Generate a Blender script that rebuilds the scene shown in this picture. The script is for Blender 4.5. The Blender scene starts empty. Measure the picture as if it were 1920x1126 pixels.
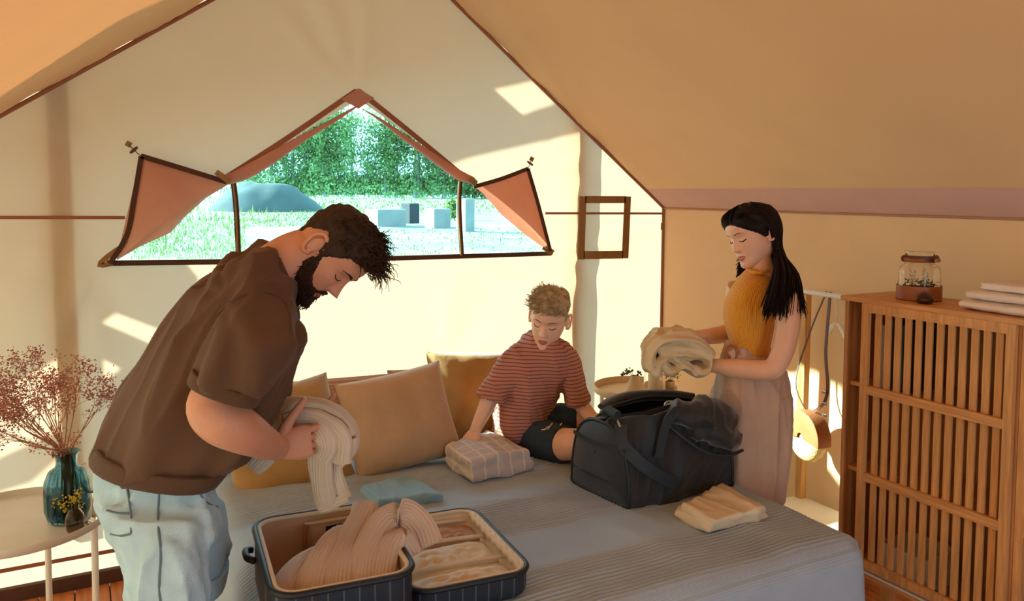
import bpy, bmesh, math, random
import numpy as np
from mathutils import Vector, Matrix, noise as mnoise
from mathutils.geometry import tessellate_polygon
random.seed(7); rng = np.random.RandomState(7)
sc = bpy.context.scene
COL = sc.collection
# ------------------------------------------------------------------ camera
F_PX, CY = 1505.0, 447.0
PITCH, YAW, ROLL, CAMH = math.radians(3.2), math.radians(28.4), math.radians(.44), 1.63
FW = np.array([math.sin(YAW)*math.cos(PITCH), math.cos(YAW)*math.cos(PITCH), -math.sin(PITCH)])
_r = np.array([math.cos(YAW), -math.sin(YAW), 0.0]); _u = np.cross(_r, FW)
RT = math.cos(ROLL)*_r + math.sin(ROLL)*_u
UP = -math.sin(ROLL)*_r + math.cos(ROLL)*_u
FH = np.array([math.sin(YAW), math.cos(YAW), 0.0])
EYE = np.array([0, 0, CAMH])
cam = bpy.data.cameras.new('camera'); camo = bpy.data.objects.new('camera', cam); COL.objects.link(camo)
cam.sensor_width = 36; cam.lens = F_PX/1920*36; cam.shift_y = (CY-563)/1920; cam.clip_start = .05; cam.clip_end = 400
camo.matrix_world = Matrix(((RT[0], UP[0], -FW[0], 0), (RT[1], UP[1], -FW[1], 0), (RT[2], UP[2], -FW[2], CAMH), (0, 0, 0, 1)))
sc.camera = camo
# ------------------------------------------------------------------ sky, sun, exposure
w = bpy.data.worlds.new('world'); sc.world = w; w.use_nodes = True
bg = w.node_tree.nodes['Background']; bg.inputs[0].default_value = (.40, .74, 1.0, 1); bg.inputs[1].default_value = 7.0
sl = bpy.data.lights.new('sun', 'SUN'); sl.energy = 40.0; sl.angle = math.radians(1.3); sl.color = (1, .95, .88)
so = bpy.data.objects.new('sun', sl); COL.objects.link(so)
SUN = Vector((1, -.885, -.69)).normalized()
so.rotation_euler = SUN.to_track_quat('-Z', 'Y').to_euler(); so.location = (-4, 8, 6)
sc.view_settings.view_transform = 'Standard'; sc.view_settings.look = 'None'
sc.view_settings.exposure = 0.0; sc.view_settings.gamma = 1; sc.view_settings.use_curve_mapping = False
sc.cycles.diffuse_bounces = 6; sc.cycles.max_bounces = 14; sc.cycles.transmission_bounces = 10; sc.cycles.transparent_max_bounces = 16
# ------------------------------------------------------------------ geometry helpers
def ray(px, py): return FW + RT*(px-960)/F_PX - UP*(py-CY)/F_PX
def at(px, py, D): return EYE + ray(px, py)*D
def onX(px, py, X): d = ray(px, py); return EYE + d*X/d[0]
def onY(px, py, Y): d = ray(px, py); return EYE + d*Y/d[1]
def onZ(px, py, Z): d = ray(px, py); return EYE + d*(Z-CAMH)/d[2]
YB, XR, XL, YF = 3.683, 2.99, -.80, -1.5
APX, APZ, EVZ = 1.202, 2.926, 1.553
def bw(px, py, off=0.0): return onY(px, py, YB-off)

def cr(P, k):
    """Catmull-Rom through rows of P with k steps for each span"""
    P = np.asarray(P, float); n = len(P); out = []
    for i in range(n-1):
        a, b, c, d = P[max(i-1, 0)], P[i], P[i+1], P[min(i+2, n-1)]
        for j in range(k):
            t = j/k
            out.append(.5*((2*b)+(c-a)*t+(2*a-5*b+4*c-d)*t*t+(3*b-a-3*c+d)*t**3))
    out.append(P[-1]); return np.array(out)
def loft(rings, cap=True, closed=True):
    n = len(rings[0]); V = [tuple(p) for r in rings for p in r]; F = []
    m = n if closed else n-1
    for i in range(len(rings)-1):
        for j in range(m):
            k = (j+1) % n
            F.append((i*n+j, i*n+k, (i+1)*n+k, (i+1)*n+j))
    if cap and closed:
        for base, r in ((0, rings[0]), ((len(rings)-1)*n, rings[-1])):
            c = np.mean(np.asarray(r), axis=0); V.append(tuple(c)); ci = len(V)-1
            for j in range(n): F.append((base+j, base+(j+1) % n, ci))
    return V, F
def sgnp(v, p): return np.sign(v)*np.abs(v)**p
TH = np.linspace(0, 2*math.pi, 25)[:-1]
def R2(p1, p2, D, w, n=2.3, D2=None):
    a = at(*p1, D); b = at(*p2, D2 or D); c = (a+b)/2; u = (b-a)/2; f = c-EYE; f[2] = 0; f /= np.linalg.norm(f)
    return np.array([c+u*sgnp(math.cos(t), 2/n)+f*w*sgnp(math.sin(t), 2/n) for t in TH])
def rloft(rs, k=3):
    arr = np.array(rs); fl = cr(arr.reshape(len(arr), -1), k)
    return loft([f.reshape(-1, 3) for f in fl])
def frame(t, ref):
    t = t/np.linalg.norm(t); u = np.cross(ref, t)
    if np.linalg.norm(u) < 1e-3: u = np.cross(np.array([1, .13, 0]), t)
    u /= np.linalg.norm(u); return u, np.cross(t, u)
def tube(pts, rad, sides=12, k=4, cap=True, ref=(0, 0, 1), flat=1.0):
    pts = np.asarray(pts, float)
    rad = np.full(len(pts), rad, float) if np.isscalar(rad) else np.asarray(rad, float)
    Q = cr(np.c_[pts, rad], k) if k > 1 and len(pts) > 2 else np.c_[pts, rad]
    P, r = Q[:, :3], np.maximum(Q[:, 3], 1e-4); T = np.gradient(P, axis=0); rings = []; ref = np.asarray(ref, float)
    u, v = frame(T[0], ref)
    for i in range(len(P)):
        t = T[i]/np.linalg.norm(T[i]); u = u-t*(u@t); u /= np.linalg.norm(u); v = np.cross(t, u)
        rings.append([P[i]+r[i]*(u*math.cos(a)+v*math.sin(a)*flat) for a in np.linspace(0, 2*math.pi, sides+1)[:-1]])
    return loft(rings, cap)
def limb(spec, sides=16, k=5, flat=1.0):
    return tube([at(x, y, d) for x, y, d, r in spec], [s[3] for s in spec], sides, k, flat=flat)
def box(c, s, M=None):
    V = []
    for dx in (-.5, .5):
        for dy in (-.5, .5):
            for dz in (-.5, .5): V.append((dx*s[0], dy*s[1], dz*s[2]))
    V = np.array(V)
    if M is not None: V = V @ np.array(M).T
    V = V+np.array(c)
    return [tuple(v) for v in V], [(0, 1, 3, 2), (4, 6, 7, 5), (0, 4, 5, 1), (2, 3, 7, 6), (0, 2, 6, 4), (1, 5, 7, 3)]
def blob(c, r, n=12, M=None):
    V, F = [], []
    for i in range(n+1):
        p = math.pi*i/n
        for j in range(2*n):
            q = math.pi*j/n; V.append((math.sin(p)*math.cos(q), math.sin(p)*math.sin(q), math.cos(p)))
    for i in range(n):
        for j in range(2*n):
            k = (j+1) % (2*n); F.append((i*2*n+j, i*2*n+k, (i+1)*2*n+k, (i+1)*2*n+j))
    V = np.array(V)*np.array(r)
    if M is not None: V = V @ np.array(M).T
    return [tuple(v) for v in V+np.array(c)], F
def lathe(prof, c=(0, 0, 0), n=40, rib=None, M=None):
    rings = []
    for r, z in prof:
        rings.append([(np.array([r*(1+(rib(a, z) if rib else 0))*math.cos(a), r*(1+(rib(a, z) if rib else 0))*math.sin(a), z])) for a in np.linspace(0, 2*math.pi, n+1)[:-1]])
    V, F = loft(rings, cap=False)
    V = np.array(V)
    if M is not None: V = V @ np.array(M).T
    return [tuple(v) for v in V+np.array(c)], F
def join(*parts):
    V, F = [], []
    for v, f in parts:
        o = len(V); V += list(v); F += [tuple(i+o for i in q) for q in f]
    return V, F
def mkmesh(name, VF, smooth=True, weld=True, bevel=0):
    me = bpy.data.meshes.new(name); me.from_pydata([tuple(map(float, v)) for v in VF[0]], [], VF[1])
    bm = bmesh.new(); bm.from_mesh(me)
    if weld: bmesh.ops.remove_doubles(bm, verts=bm.verts, dist=1e-5)
    bmesh.ops.recalc_face_normals(bm, faces=bm.faces)
    if bevel:
        bmesh.ops.bevel(bm, geom=[e for e in bm.edges if len(e.link_faces) == 2 and e.calc_face_angle(0) > .6], offset=bevel, segments=2, affect='EDGES', profile=.6)
    for f in bm.faces: f.smooth = smooth
    if smooth:
        for e in bm.edges:
            if len(e.link_faces) == 2 and e.calc_face_angle(0) > .95: e.smooth = False
    bm.to_mesh(me); bm.free(); return me
def obj(name, VF, mat, parent=None, smooth=True, bevel=0, weld=True, kind=None):
    me = VF if isinstance(VF, bpy.types.Mesh) else mkmesh(name, VF, smooth, weld, bevel)
    if not me.materials: me.materials.append(mat)
    o = bpy.data.objects.new(name, me); COL.objects.link(o)
    if parent is not None: o.parent = parent; o.matrix_parent_inverse = parent.matrix_basis.inverted()
    if kind: o['kind'] = kind
    return o
def tag(o, label, cat, group=None):
    o['label'] = label; o['category'] = cat
    if group: o['group'] = group
    return o
def thing(name, label, cat, loc=(0, 0, 0), group=None):
    o = bpy.data.objects.new(name, None); COL.objects.link(o); o.location = tuple(map(float, loc)); o.empty_display_size = .05
    return tag(o, label, cat, group)
def remesh(VF, vox=.007, smooth=4):
    me = mkmesh('tmp', VF); o = bpy.data.objects.new('tmp', me); COL.objects.link(o)
    m = o.modifiers.new('r', 'REMESH'); m.mode = 'VOXEL'; m.voxel_size = vox; m.use_smooth_shade = True
    if smooth:
        s = o.modifiers.new('s', 'SMOOTH'); s.iterations = smooth; s.factor = .5
    dg = bpy.context.evaluated_depsgraph_get(); ev = o.evaluated_get(dg)
    n = bpy.data.meshes.new_from_object(ev); bpy.data.objects.remove(o); bpy.data.meshes.remove(me)
    n.polygons.foreach_set('use_smooth', [True]*len(n.polygons)); return n
def mesh_np(me):
    a = np.empty(len(me.vertices)*3); me.vertices.foreach_get('co', a)
    b = np.empty(len(me.vertices)*3); me.vertices.foreach_get('normal', b); return a.reshape(-1, 3), b.reshape(-1, 3)
def displace(me, fn):
    V, N = mesh_np(me)
    d = np.array([fn(p) for p in V]); me.vertices.foreach_set('co', (V+N*d[:, None]).ravel()); me.update(); return me
def fold_fn(amp, scale, axis=(0, 0, 1), stretch=.3, seed=0, sharp=False):
    ax = np.array(axis, float); ax /= np.linalg.norm(ax)
    def fn(p):
        q = p-ax*(p@ax)*(1-stretch); v = Vector(q*scale+seed*7.3)
        if sharp:
            h_ = v*.45; w_ = Vector((mnoise.noise(h_), mnoise.noise(h_+Vector((9.3, 3.3, 6.6))), mnoise.noise(h_+Vector((-5.2, 7.7, 1.4)))))*.9; n = max(0, 1-2.6*abs(mnoise.noise(v+w_))); m = max(0, 1-2.6*abs(mnoise.noise(v*1.9-w_+Vector((3, 1, 2)))))
            return amp*(n*n*1.2+.5*m*m-.62)
        return amp*(mnoise.noise(v)+.45*mnoise.noise(v*2.1))
    return fn
from mathutils.bvhtree import BVHTree
def bvh_of(o): return BVHTree.FromPolygons([v.co for v in o.data.vertices], [tuple(p.vertices) for p in o.data.polygons])
def hit(tree, px, py, off=.001, fallback=2.0):
    d = ray(px, py); dn = Vector(d/np.linalg.norm(d)); h = tree.ray_cast(Vector(EYE), dn)
    return np.array(h[0]+h[1]*off) if h[0] is not None else at(px, py, fallback)
def mesh_vf(me):
    return [tuple(v.co) for v in me.vertices], [tuple(p.vertices) for p in me.polygons]
# ------------------------------------------------------------------ materials
MATS = {}
def srgb(r, g, b):
    return tuple(((c/255)/12.92 if c/255 <= .04045 else ((c/255+.055)/1.055)**2.4) for c in (r, g, b))
def mat(name, col, rough=.75, var=.12, vscale=9, bump=0, bscale=120, transl=0, metal=0, trans=0, ior=1.45, sheen=0, wave=None, stripe=None, grain=None, coat=0, check=None, tcol=None, weave=0, sss=0):
    m = bpy.data.materials.new(name); m.use_nodes = True; nt = m.node_tree; N, L = nt.nodes, nt.links
    b = N['Principled BSDF']; out = N['Material Output']; tc = N.new('ShaderNodeTexCoord')
    col = srgb(*col); b.inputs['Roughness'].default_value = rough; b.inputs['Metallic'].default_value = metal
    b.inputs['Transmission Weight'].default_value = trans; b.inputs['IOR'].default_value = ior
    if sheen: b.inputs['Sheen Weight'].default_value = sheen
    if coat: b.inputs['Coat Weight'].default_value = coat
    if sss:
        b.inputs['Subsurface Weight'].default_value = sss; b.inputs['Subsurface Radius'].default_value = (.012, .005, .003); b.inputs['Subsurface Scale'].default_value = 1
    nz = N.new('ShaderNodeTexNoise'); nz.inputs['Scale'].default_value = vscale; nz.inputs['Detail'].default_value = 5
    src = tc.outputs['Object']
    if grain:
        mp = N.new('ShaderNodeMapping'); mp.inputs['Scale'].default_value = grain; L.new(src, mp.inputs[0]); L.new(mp.outputs[0], nz.inputs[0])
    else: L.new(src, nz.inputs[0])
    rp = N.new('ShaderNodeMapRange'); rp.inputs[1].default_value = .3; rp.inputs[2].default_value = .7
    rp.inputs[3].default_value = 1-var; rp.inputs[4].default_value = 1+var; L.new(nz.outputs[0], rp.inputs[0])
    mx = N.new('ShaderNodeVectorMath'); mx.operation = 'SCALE'; mx.inputs[0].default_value = col; L.new(rp.outputs[0], mx.inputs['Scale'])
    cout = mx.outputs[0]
    def wv(axis, scale, dist=0, prof='SIN'):
        wn = N.new('ShaderNodeTexWave'); wn.bands_direction = axis; wn.inputs['Scale'].default_value = scale
        wn.inputs['Distortion'].default_value = dist; wn.wave_profile = prof; wn.inputs['Detail'].default_value = 1; L.new(src, wn.inputs[0]); return wn
    if stripe:
        ax, s, c2, lo, hi = stripe; wn = wv(ax, s, .25)
        r2 = N.new('ShaderNodeMapRange'); r2.inputs[1].default_value = lo; r2.inputs[2].default_value = hi; L.new(wn.outputs['Fac'], r2.inputs[0])
        mm = N.new('ShaderNodeMix'); mm.data_type = 'RGBA'; L.new(r2.outputs[0], mm.inputs[0]); L.new(cout, mm.inputs[6]); mm.inputs[7].default_value = (*srgb(*c2), 1); cout = mm.outputs[2]
    if check:
        for ax in ('X', 'Y'):
            wn = wv(ax, check[0], .1); r2 = N.new('ShaderNodeMapRange'); r2.inputs[1].default_value = .93; r2.inputs[2].default_value = .98; L.new(wn.outputs['Fac'], r2.inputs[0])
            mm = N.new('ShaderNodeMix'); mm.data_type = 'RGBA'; L.new(r2.outputs[0], mm.inputs[0]); L.new(cout, mm.inputs[6]); mm.inputs[7].default_value = (*srgb(*check[1]), 1); cout = mm.outputs[2]
    L.new(cout, b.inputs['Base Color'])
    hs = []
    if bump:
        n2 = N.new('ShaderNodeTexNoise'); n2.inputs['Scale'].default_value = bscale; n2.inputs['Detail'].default_value = 3; L.new(src, n2.inputs[0]); hs.append((n2.outputs[0], bump, .004))
    if wave:
        for ax, s, st, ds in wave: hs.append((wv(ax, s, ds).outputs['Fac'], st, .006))
    nrm = None
    for h, st, dist in hs:
        bn = N.new('ShaderNodeBump'); bn.inputs['Strength'].default_value = st; bn.inputs['Distance'].default_value = dist; L.new(h, bn.inputs['Height'])
        if nrm: L.new(nrm, bn.inputs['Normal'])
        nrm = bn.outputs[0]
    if nrm: L.new(nrm, b.inputs['Normal'])
    if transl:
        t = N.new('ShaderNodeBsdfTranslucent'); ms = N.new('ShaderNodeMixShader'); ms.inputs[0].default_value = transl
        if tcol: t.inputs[0].default_value = (*srgb(*tcol), 1)
        else: L.new(cout, t.inputs[0])
        if nrm: L.new(nrm, t.inputs['Normal'])
        L.new(b.outputs[0], ms.inputs[1]); L.new(t.outputs[0], ms.inputs[2]); L.new(ms.outputs[0], out.inputs[0])
    MATS[name] = m; return m
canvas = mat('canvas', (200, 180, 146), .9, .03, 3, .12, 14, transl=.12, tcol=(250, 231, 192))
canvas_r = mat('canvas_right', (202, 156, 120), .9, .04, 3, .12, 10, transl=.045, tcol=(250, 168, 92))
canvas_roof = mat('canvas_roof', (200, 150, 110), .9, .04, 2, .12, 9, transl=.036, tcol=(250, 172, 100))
valance = mat('valance', (184, 128, 100), .9, .05, 4, .3, 14, transl=.06)
flapm = mat('flap', (196, 142, 118), .85, .06, 6, .2, 20, transl=.2, tcol=(236, 140, 104))
tape = mat('brown_tape', (146, 108, 64), .85, .1, 30, .3, 300)
tape_d = mat('dark_tape', (78, 46, 30), .85, .1, 30, .3, 300)
seam = mat('seam', (150, 92, 62), .8, .1)
wood_floor = mat('floor_wood', (176, 100, 50), .5, .3, 4, .2, 60, grain=(14, 1.2, 6))
bamboo = mat('bamboo', (206, 150, 92), .5, .22, 5, .1, 80, grain=(18, 18, 1.4))
bamboo_h = mat('bamboo_rail', (206, 148, 90), .5, .2, 5, .1, 80, grain=(18, 1.4, 18))
bamboo_d = mat('bamboo_panel', (184, 126, 74), .55, .22, 5, .1, 80, grain=(14, 14, 1.2))
oak = mat('oak', (206, 158, 98), .5, .18, 6, .1, 60, grain=(14, 14, 1.5))
whitem = mat('white_metal', (232, 228, 216), .4, .03)
whitep = mat('white_board', (236, 230, 218), .6, .04)
traym = mat('tray_metal', (206, 196, 180), .45, .04)
black = mat('black_nylon', (20, 24, 30), .55, .25, 6, .35, 240, sheen=.3)
blackweb = mat('webbing', (34, 44, 52), .55, .15, 20, .3, 400)
blackin = mat('black_lining', (9, 9, 10), .9, .2)
chrome = mat('chrome', (196, 200, 204), .2, .03, metal=1)
navy = mat('navy_case', (30, 38, 50), .6, .15, 14, .3, 300, stripe=('X', 9, (84, 84, 88), .955, .99))
piping = mat('case_piping', (26, 30, 34), .5, .1)
lining = mat('case_lining', (176, 140, 116), .75, .1, 7, .3, 24)
lining_c = mat('case_lining_light', (214, 198, 172), .7, .08, 8, .4, 26)
spread = mat('bedspread', (162, 176, 190), .85, .08, 5, .25, 40, wave=[('Y', 75, .25, .4)])
spread_p = mat('bolster_cloth', (172, 130, 106), .85, .08, 6, .2, 40, wave=[('Z', 26, .5, .6)])
mattress_m = mat('mattress', (206, 196, 180), .9, .05)
mustard = mat('mustard_velvet', (166, 124, 66), .8, .16, 7, .25, 40, sheen=.35)
tan = mat('tan_velvet', (184, 146, 106), .8, .14, 6, .25, 40, sheen=.35)
shirt_m = mat('brown_jersey', (88, 60, 40), .9, .1, 7, .2, 300, sheen=.08)
shirt_hem = mat('brown_rib', (80, 54, 36), .9, .1, 12, .2, 300, sheen=.08)
denim = mat('light_denim', (174, 202, 214), .85, .13, 12, .4, 420)
denim_seam = mat('denim_seam', (96, 116, 126), .85, .1)
denim_d = mat('dark_denim', (44, 60, 74), .85, .3, 14, .4, 300)
stripe_m = mat('striped_jersey', (186, 120, 98), .85, .06, 10, .2, 200, stripe=('Z', 22, (104, 70, 70), .78, .9))
ochre = mat('ochre_knit', (222, 150, 36), .8, .05, 10, .1, 200, wave=[('X', 45, .35, .1), ('Y', 45, .35, .1)], sheen=.2)
culotte = mat('beige_linen', (190, 158, 136), .85, .06, 8, .3, 200)
leather = mat('tan_leather', (150, 88, 48), .45, .12, 14, .25, 200)
leather_d = mat('dark_leather', (96, 52, 34), .45, .12, 14, .25, 200)
straw = mat('straw', (206, 168, 106), .8, .2, 60, .8, 160)
skin_man = mat('skin_man', (202, 144, 114), .5, .07, 20, .15, 160, sss=.06)
skin_woman = mat('skin_woman', (224, 172, 140), .45, .05, 20, .1, 160, sss=.06)
skin_boy = mat('skin_boy', (230, 180, 150), .45, .05, 20, .1, 160, sss=.06)
lip_m = mat('lip', (170, 90, 78), .45, .05)
lip_d = mat('lip_man', (160, 92, 76), .5, .05)
dark_hair = mat('hair_man', (58, 42, 32), .55, .3, 60)
beard_m = mat('beard', (52, 34, 24), .6, .3, 60)
black_hair = mat('hair_woman', (30, 20, 20), .5, .25, 60)
blond = mat('hair_boy', (172, 150, 116), .5, .25, 60)
blond_d = mat('hair_boy_side', (100, 72, 52), .6, .2, 60)
knit = mat('cream_knit', (206, 190, 168), .9, .07, 9, .25, 200, sheen=.2)
knit_p = mat('pink_knit', (198, 176, 160), .9, .07, 9, .25, 200, sheen=.2)
linen_g = mat('grey_check', (188, 176, 170), .85, .05, 8, .25, 200, check=(5.5, (214, 200, 182)))
linen_b = mat('blue_cotton', (134, 168, 184), .85, .06, 8, .3, 120)
linen_t = mat('cream_cotton', (218, 200, 170), .85, .06, 8, .3, 120)
yellow_m = mat('yellow_cloth', (206, 200, 110), .85, .1)
linen_h = mat('cream_cotton_held', (214, 194, 158), .85, .05, 8, .3, 120)
towel = mat('towel', (232, 212, 192), .95, .05, 20, .5, 320, sheen=.3)
glass = mat('clear_glass', (250, 250, 248), .03, 0, trans=1, ior=1.3)
teal_glass = mat('teal_glass', (126, 176, 190), .04, .02, trans=1, ior=1.3)
smoke_glass = mat('smoke_glass', (196, 168, 152), .05, .02, trans=1, ior=1.3)
brown_glass = mat('brown_glass', (96, 58, 44), .08, .05, trans=.7, ior=1.4)
candle_m = mat('candle', (244, 232, 208), .5, .02, sss=.1)
ceramic = mat('ceramic', (206, 182, 146), .6, .06)
dried = mat('dried_stem', (150, 104, 72), .8, .15)
dried_b = mat('dried_blossom', (192, 128, 110), .8, .3, 40, transl=.3)
green_m = mat('sprig_green', (110, 120, 50), .7, .2, 30, transl=.3)
yellow_f = mat('yellow_flower', (206, 178, 50), .7, .2, 30, transl=.3)
grassm = mat('grass', (104, 118, 60), .95, .3, .5, transl=.3)
groundm = mat('dirt_ground', (104, 106, 90), .95, .34, .35, .5, 3)
moundm = mat('dark_earth', (58, 66, 62), .95, .2, .8, .5, 4)
leafm = mat('leaf', (116, 142, 80), .8, .4, .7, transl=.4)
trunkm = mat('birch_bark', (130, 128, 118), .8, .25, 3)
concrete = mat('concrete', (122, 120, 114), .9, .1, 2, .2, 8)
darkbox = mat('dark_block', (44, 48, 50), .9, .1)
potpourri = mat('dry_leaves', (70, 72, 56), .8, .5, 50)
def mat_pane():
    m = bpy.data.materials.new('window_vinyl'); m.use_nodes = True; N, L = m.node_tree.nodes, m.node_tree.links
    N.remove(N['Principled BSDF']); t = N.new('ShaderNodeBsdfTransparent'); t.inputs[0].default_value = (.60, .93, .92, 1)
    g = N.new('ShaderNodeBsdfGlossy'); g.inputs['Roughness'].default_value = .12; nz = N.new('ShaderNodeTexNoise'); nz.inputs['Scale'].default_value = 5
    mx = N.new('ShaderNodeMixShader'); mx.inputs[0].default_value = .03
    L.new(t.outputs[0], mx.inputs[1]); L.new(g.outputs[0], mx.inputs[2]); L.new(mx.outputs[0], N['Material Output'].inputs[0]); return m
pane_m = mat_pane()
for hm_ in (dark_hair, beard_m, black_hair, blond, blond_d): hm_.node_tree.nodes['Principled BSDF'].inputs['Specular IOR Level'].default_value = .18
# ------------------------------------------------------------------ the tent
def nz(*a): return mnoise.noise(Vector(a))
def struct(name, VF, m, parent=None, **k):
    o = obj(name, VF, m, parent, **k); o['kind'] = 'structure'; return o
def poly_fill(outer, holes, to3):
    loops = [[Vector((x, z, 0)) for x, z in outer]]+[[Vector((x, z, 0)) for x, z in h] for h in holes]
    tris = tessellate_polygon(loops); pts = [p for l in loops for p in l]
    return [to3(p.x, p.y) for p in pts], [tuple(t) for t in tris]
def xz(px, py): p = bw(px, py); return (p[0], p[2])
def roofz(x): return APZ-(x-APX)*(APZ-EVZ)/(XR-APX) if x > APX else APZ-(APX-x)*.687
HOLE_PX = [(206, 489), (290, 428), (425, 336), (672, 186), (882, 336), (955, 400), (1033, 472)]
outer = [(XL, 0), (XR, 0), (XR, EVZ), (APX, APZ), (XL, roofz(XL))]
hole = [xz(*p) for p in HOLE_PX]
def seg_d(p, a, b):
    ab = b-a; t = max(0, min(1, ((p-a)@ab)/(ab@ab))); return np.linalg.norm(p-a-ab*t)
def wall_mesh():
    me = mkmesh('wall_back', poly_fill(outer, [hole], lambda x, z: (x, YB, z)), True)
    bm = bmesh.new(); bm.from_mesh(me)
    for i in range(1, 104): bmesh.ops.bisect_plane(bm, geom=bm.verts[:]+bm.edges[:]+bm.faces[:], plane_co=(XL+i*(XR-XL)/104, 0, 0), plane_no=(1, 0, 0), dist=1e-5)
    for i in range(1, 80): bmesh.ops.bisect_plane(bm, geom=bm.verts[:]+bm.edges[:]+bm.faces[:], plane_co=(0, 0, i*APZ/80), plane_no=(0, 0, 1), dist=1e-5)
    loops = [np.array(outer), np.array(hole)]; segs = [(l[i], l[(i+1) % len(l)]) for l in loops for i in range(len(l))]
    # tension creases fanning out from the window corners, the tie points and the pole
    cen = [((1.165, 2.10), .014, 12, .75, (20, 160)), ((.15, 1.78), .008, 9, .3, (60, 240)), ((2.15, 1.76), .008, 9, .3, (-60, 120)), ((-.04, 1.53), .010, 10, .45, (150, 330)), ((.07, 1.30), .010, 9, .45, (150, 290)), ((2.25, 1.30), .010, 9, .4, (-110, 40)), ((2.6, 1.53), .006, 12, .3, (200, 340)), ((1.6, .75), .006, 6, .9, (-180, 180))]
    for v in bm.verts:
        p = np.array([v.co.x, v.co.z]); y = 0
        for c, A, k, R, (a0, a1) in cen:
            q = p-np.array(c); r = np.linalg.norm(q); th = math.degrees(math.atan2(q[1], q[0]))
            if th < a0 and th+360 <= a1: th += 360
            e = max(0, min(1, (th-a0)/25, (a1-th)/25))
            if e > 0: y += A*e*math.sin(math.radians(th)*k+nz(p[0]*2, p[1]*2, k)*1.5)*math.exp(-r/R)*min(1, r/.25)
        y += .006*nz(p[0]*1.6, p[1]*1.1, 5)
        f = min(1, max(0, (min(seg_d(p, a, b) for a, b in segs)-.03)/.10)); sm_ = min(1, max(0, (abs(p[1]-ZS)-.015)/.05)); sm2 = min(1, max(0, (abs(p[1]-.125)-.015)/.05))
        v.co.y = YB+y*f*sm_*sm2
    for f in bm.faces: f.smooth = True
    bm.to_mesh(me); bm.free(); return me
ZS = 1.527
wall_back = struct('wall_back', wall_mesh(), canvas)
def _sheet(f, nu, nv):
    V = [f(i/nu, j/nv) for i in range(nu+1) for j in range(nv+1)]
    F = [(i*(nv+1)+j, (i+1)*(nv+1)+j, (i+1)*(nv+1)+j+1, i*(nv+1)+j+1) for i in range(nu) for j in range(nv)]
    return V, F
def wallR(u, v):
    y = YF+(YB-YF)*u; z = EVZ*v; e = math.sin(math.pi*min(1, v))*min(1, (1-u)*6)
    return (XR+.012*e*nz(y*1.7, z*1.1, 3), y, z)
def sheet(f, nu, nv): return _sheet(f, nu, nv)
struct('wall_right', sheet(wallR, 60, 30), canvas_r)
struct('wall_left', sheet(lambda u, v: (XL, YF+(YB-YF)*u, roofz(XL)*v), 12, 4), canvas)
def front(x, z): return (x, YF, z)
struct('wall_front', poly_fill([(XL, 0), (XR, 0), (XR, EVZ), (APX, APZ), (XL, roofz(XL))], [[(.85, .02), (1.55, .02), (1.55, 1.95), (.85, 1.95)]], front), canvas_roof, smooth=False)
def roofp(x0, x1, seed):
    def f(u, v):
        x = x0+(x1-x0)*v; y = YF+(YB-YF)*u; e = min(1, (1-u)*5)*math.sin(math.pi*min(max(v, 0), 1))**.5
        s = abs(x-APX)
        pull = .012*math.sin((s*1.2+(YB-y)*2.2)*16)*math.exp(-((YB-y)/.5))*math.sin(math.pi*v)
        return (x, y, roofz(x)-.018*e+.010*e*nz(x*1.3, y*.9, seed)+pull)
    return f
XV = 2.845
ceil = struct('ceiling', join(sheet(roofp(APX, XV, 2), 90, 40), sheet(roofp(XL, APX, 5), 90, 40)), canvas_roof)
def valf(u, v):
    y = YF+(YB-YF)*u; x = XV+(XR-XV)*v
    e = math.sin(math.pi*v)*min(1, (1-u)*8)
    z = roofz(x)+.012*e*nz(y*9+x*5, x*4, 7)+.008*e*nz(y*19+x*9, x*4, 2)-.006*e
    return (x-.006*e, y, z)
struct('valance', sheet(valf, 220, 12), valance, ceil)
# unseen sheet added outside; its edge and hole shape the upper wall's shade
a_, b_ = .885, .69
def shadow_src(px, py, d):
    """the point d metres outside the back wall whose sun shadow falls where the photo shows it"""
    p = bw(px, py); s = d/a_; return (p[0]-s, YB+d, p[2]+b_*s)
def slab2(pts, off):
    n = len(pts); q = [(p[0], p[1]+off, p[2]) for p in pts]
    return pts+q
FD = .55
edge = [(-330, 470), (-120, 500), (120, 520), (330, 470), (560, 400), (720, 352), (870, 300), (1000, 268), (1095, 247), (1250, 225)]
top = [(1250, -260), (-330, -260)]
src = [shadow_src(x, y, FD) for x, y in edge+top]
hp = [shadow_src(x, y, FD) for x, y in ((928, 168), (998, 152), (1040, 194), (978, 214))]
vv, ff = poly_fill([(p[0], p[2]) for p in src], [[(p[0], p[2]) for p in hp]], lambda x, z: (x, YB+FD, z))
struct('shade_sheet', (vv, ff), canvas_roof, ceil, smooth=False)
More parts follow.
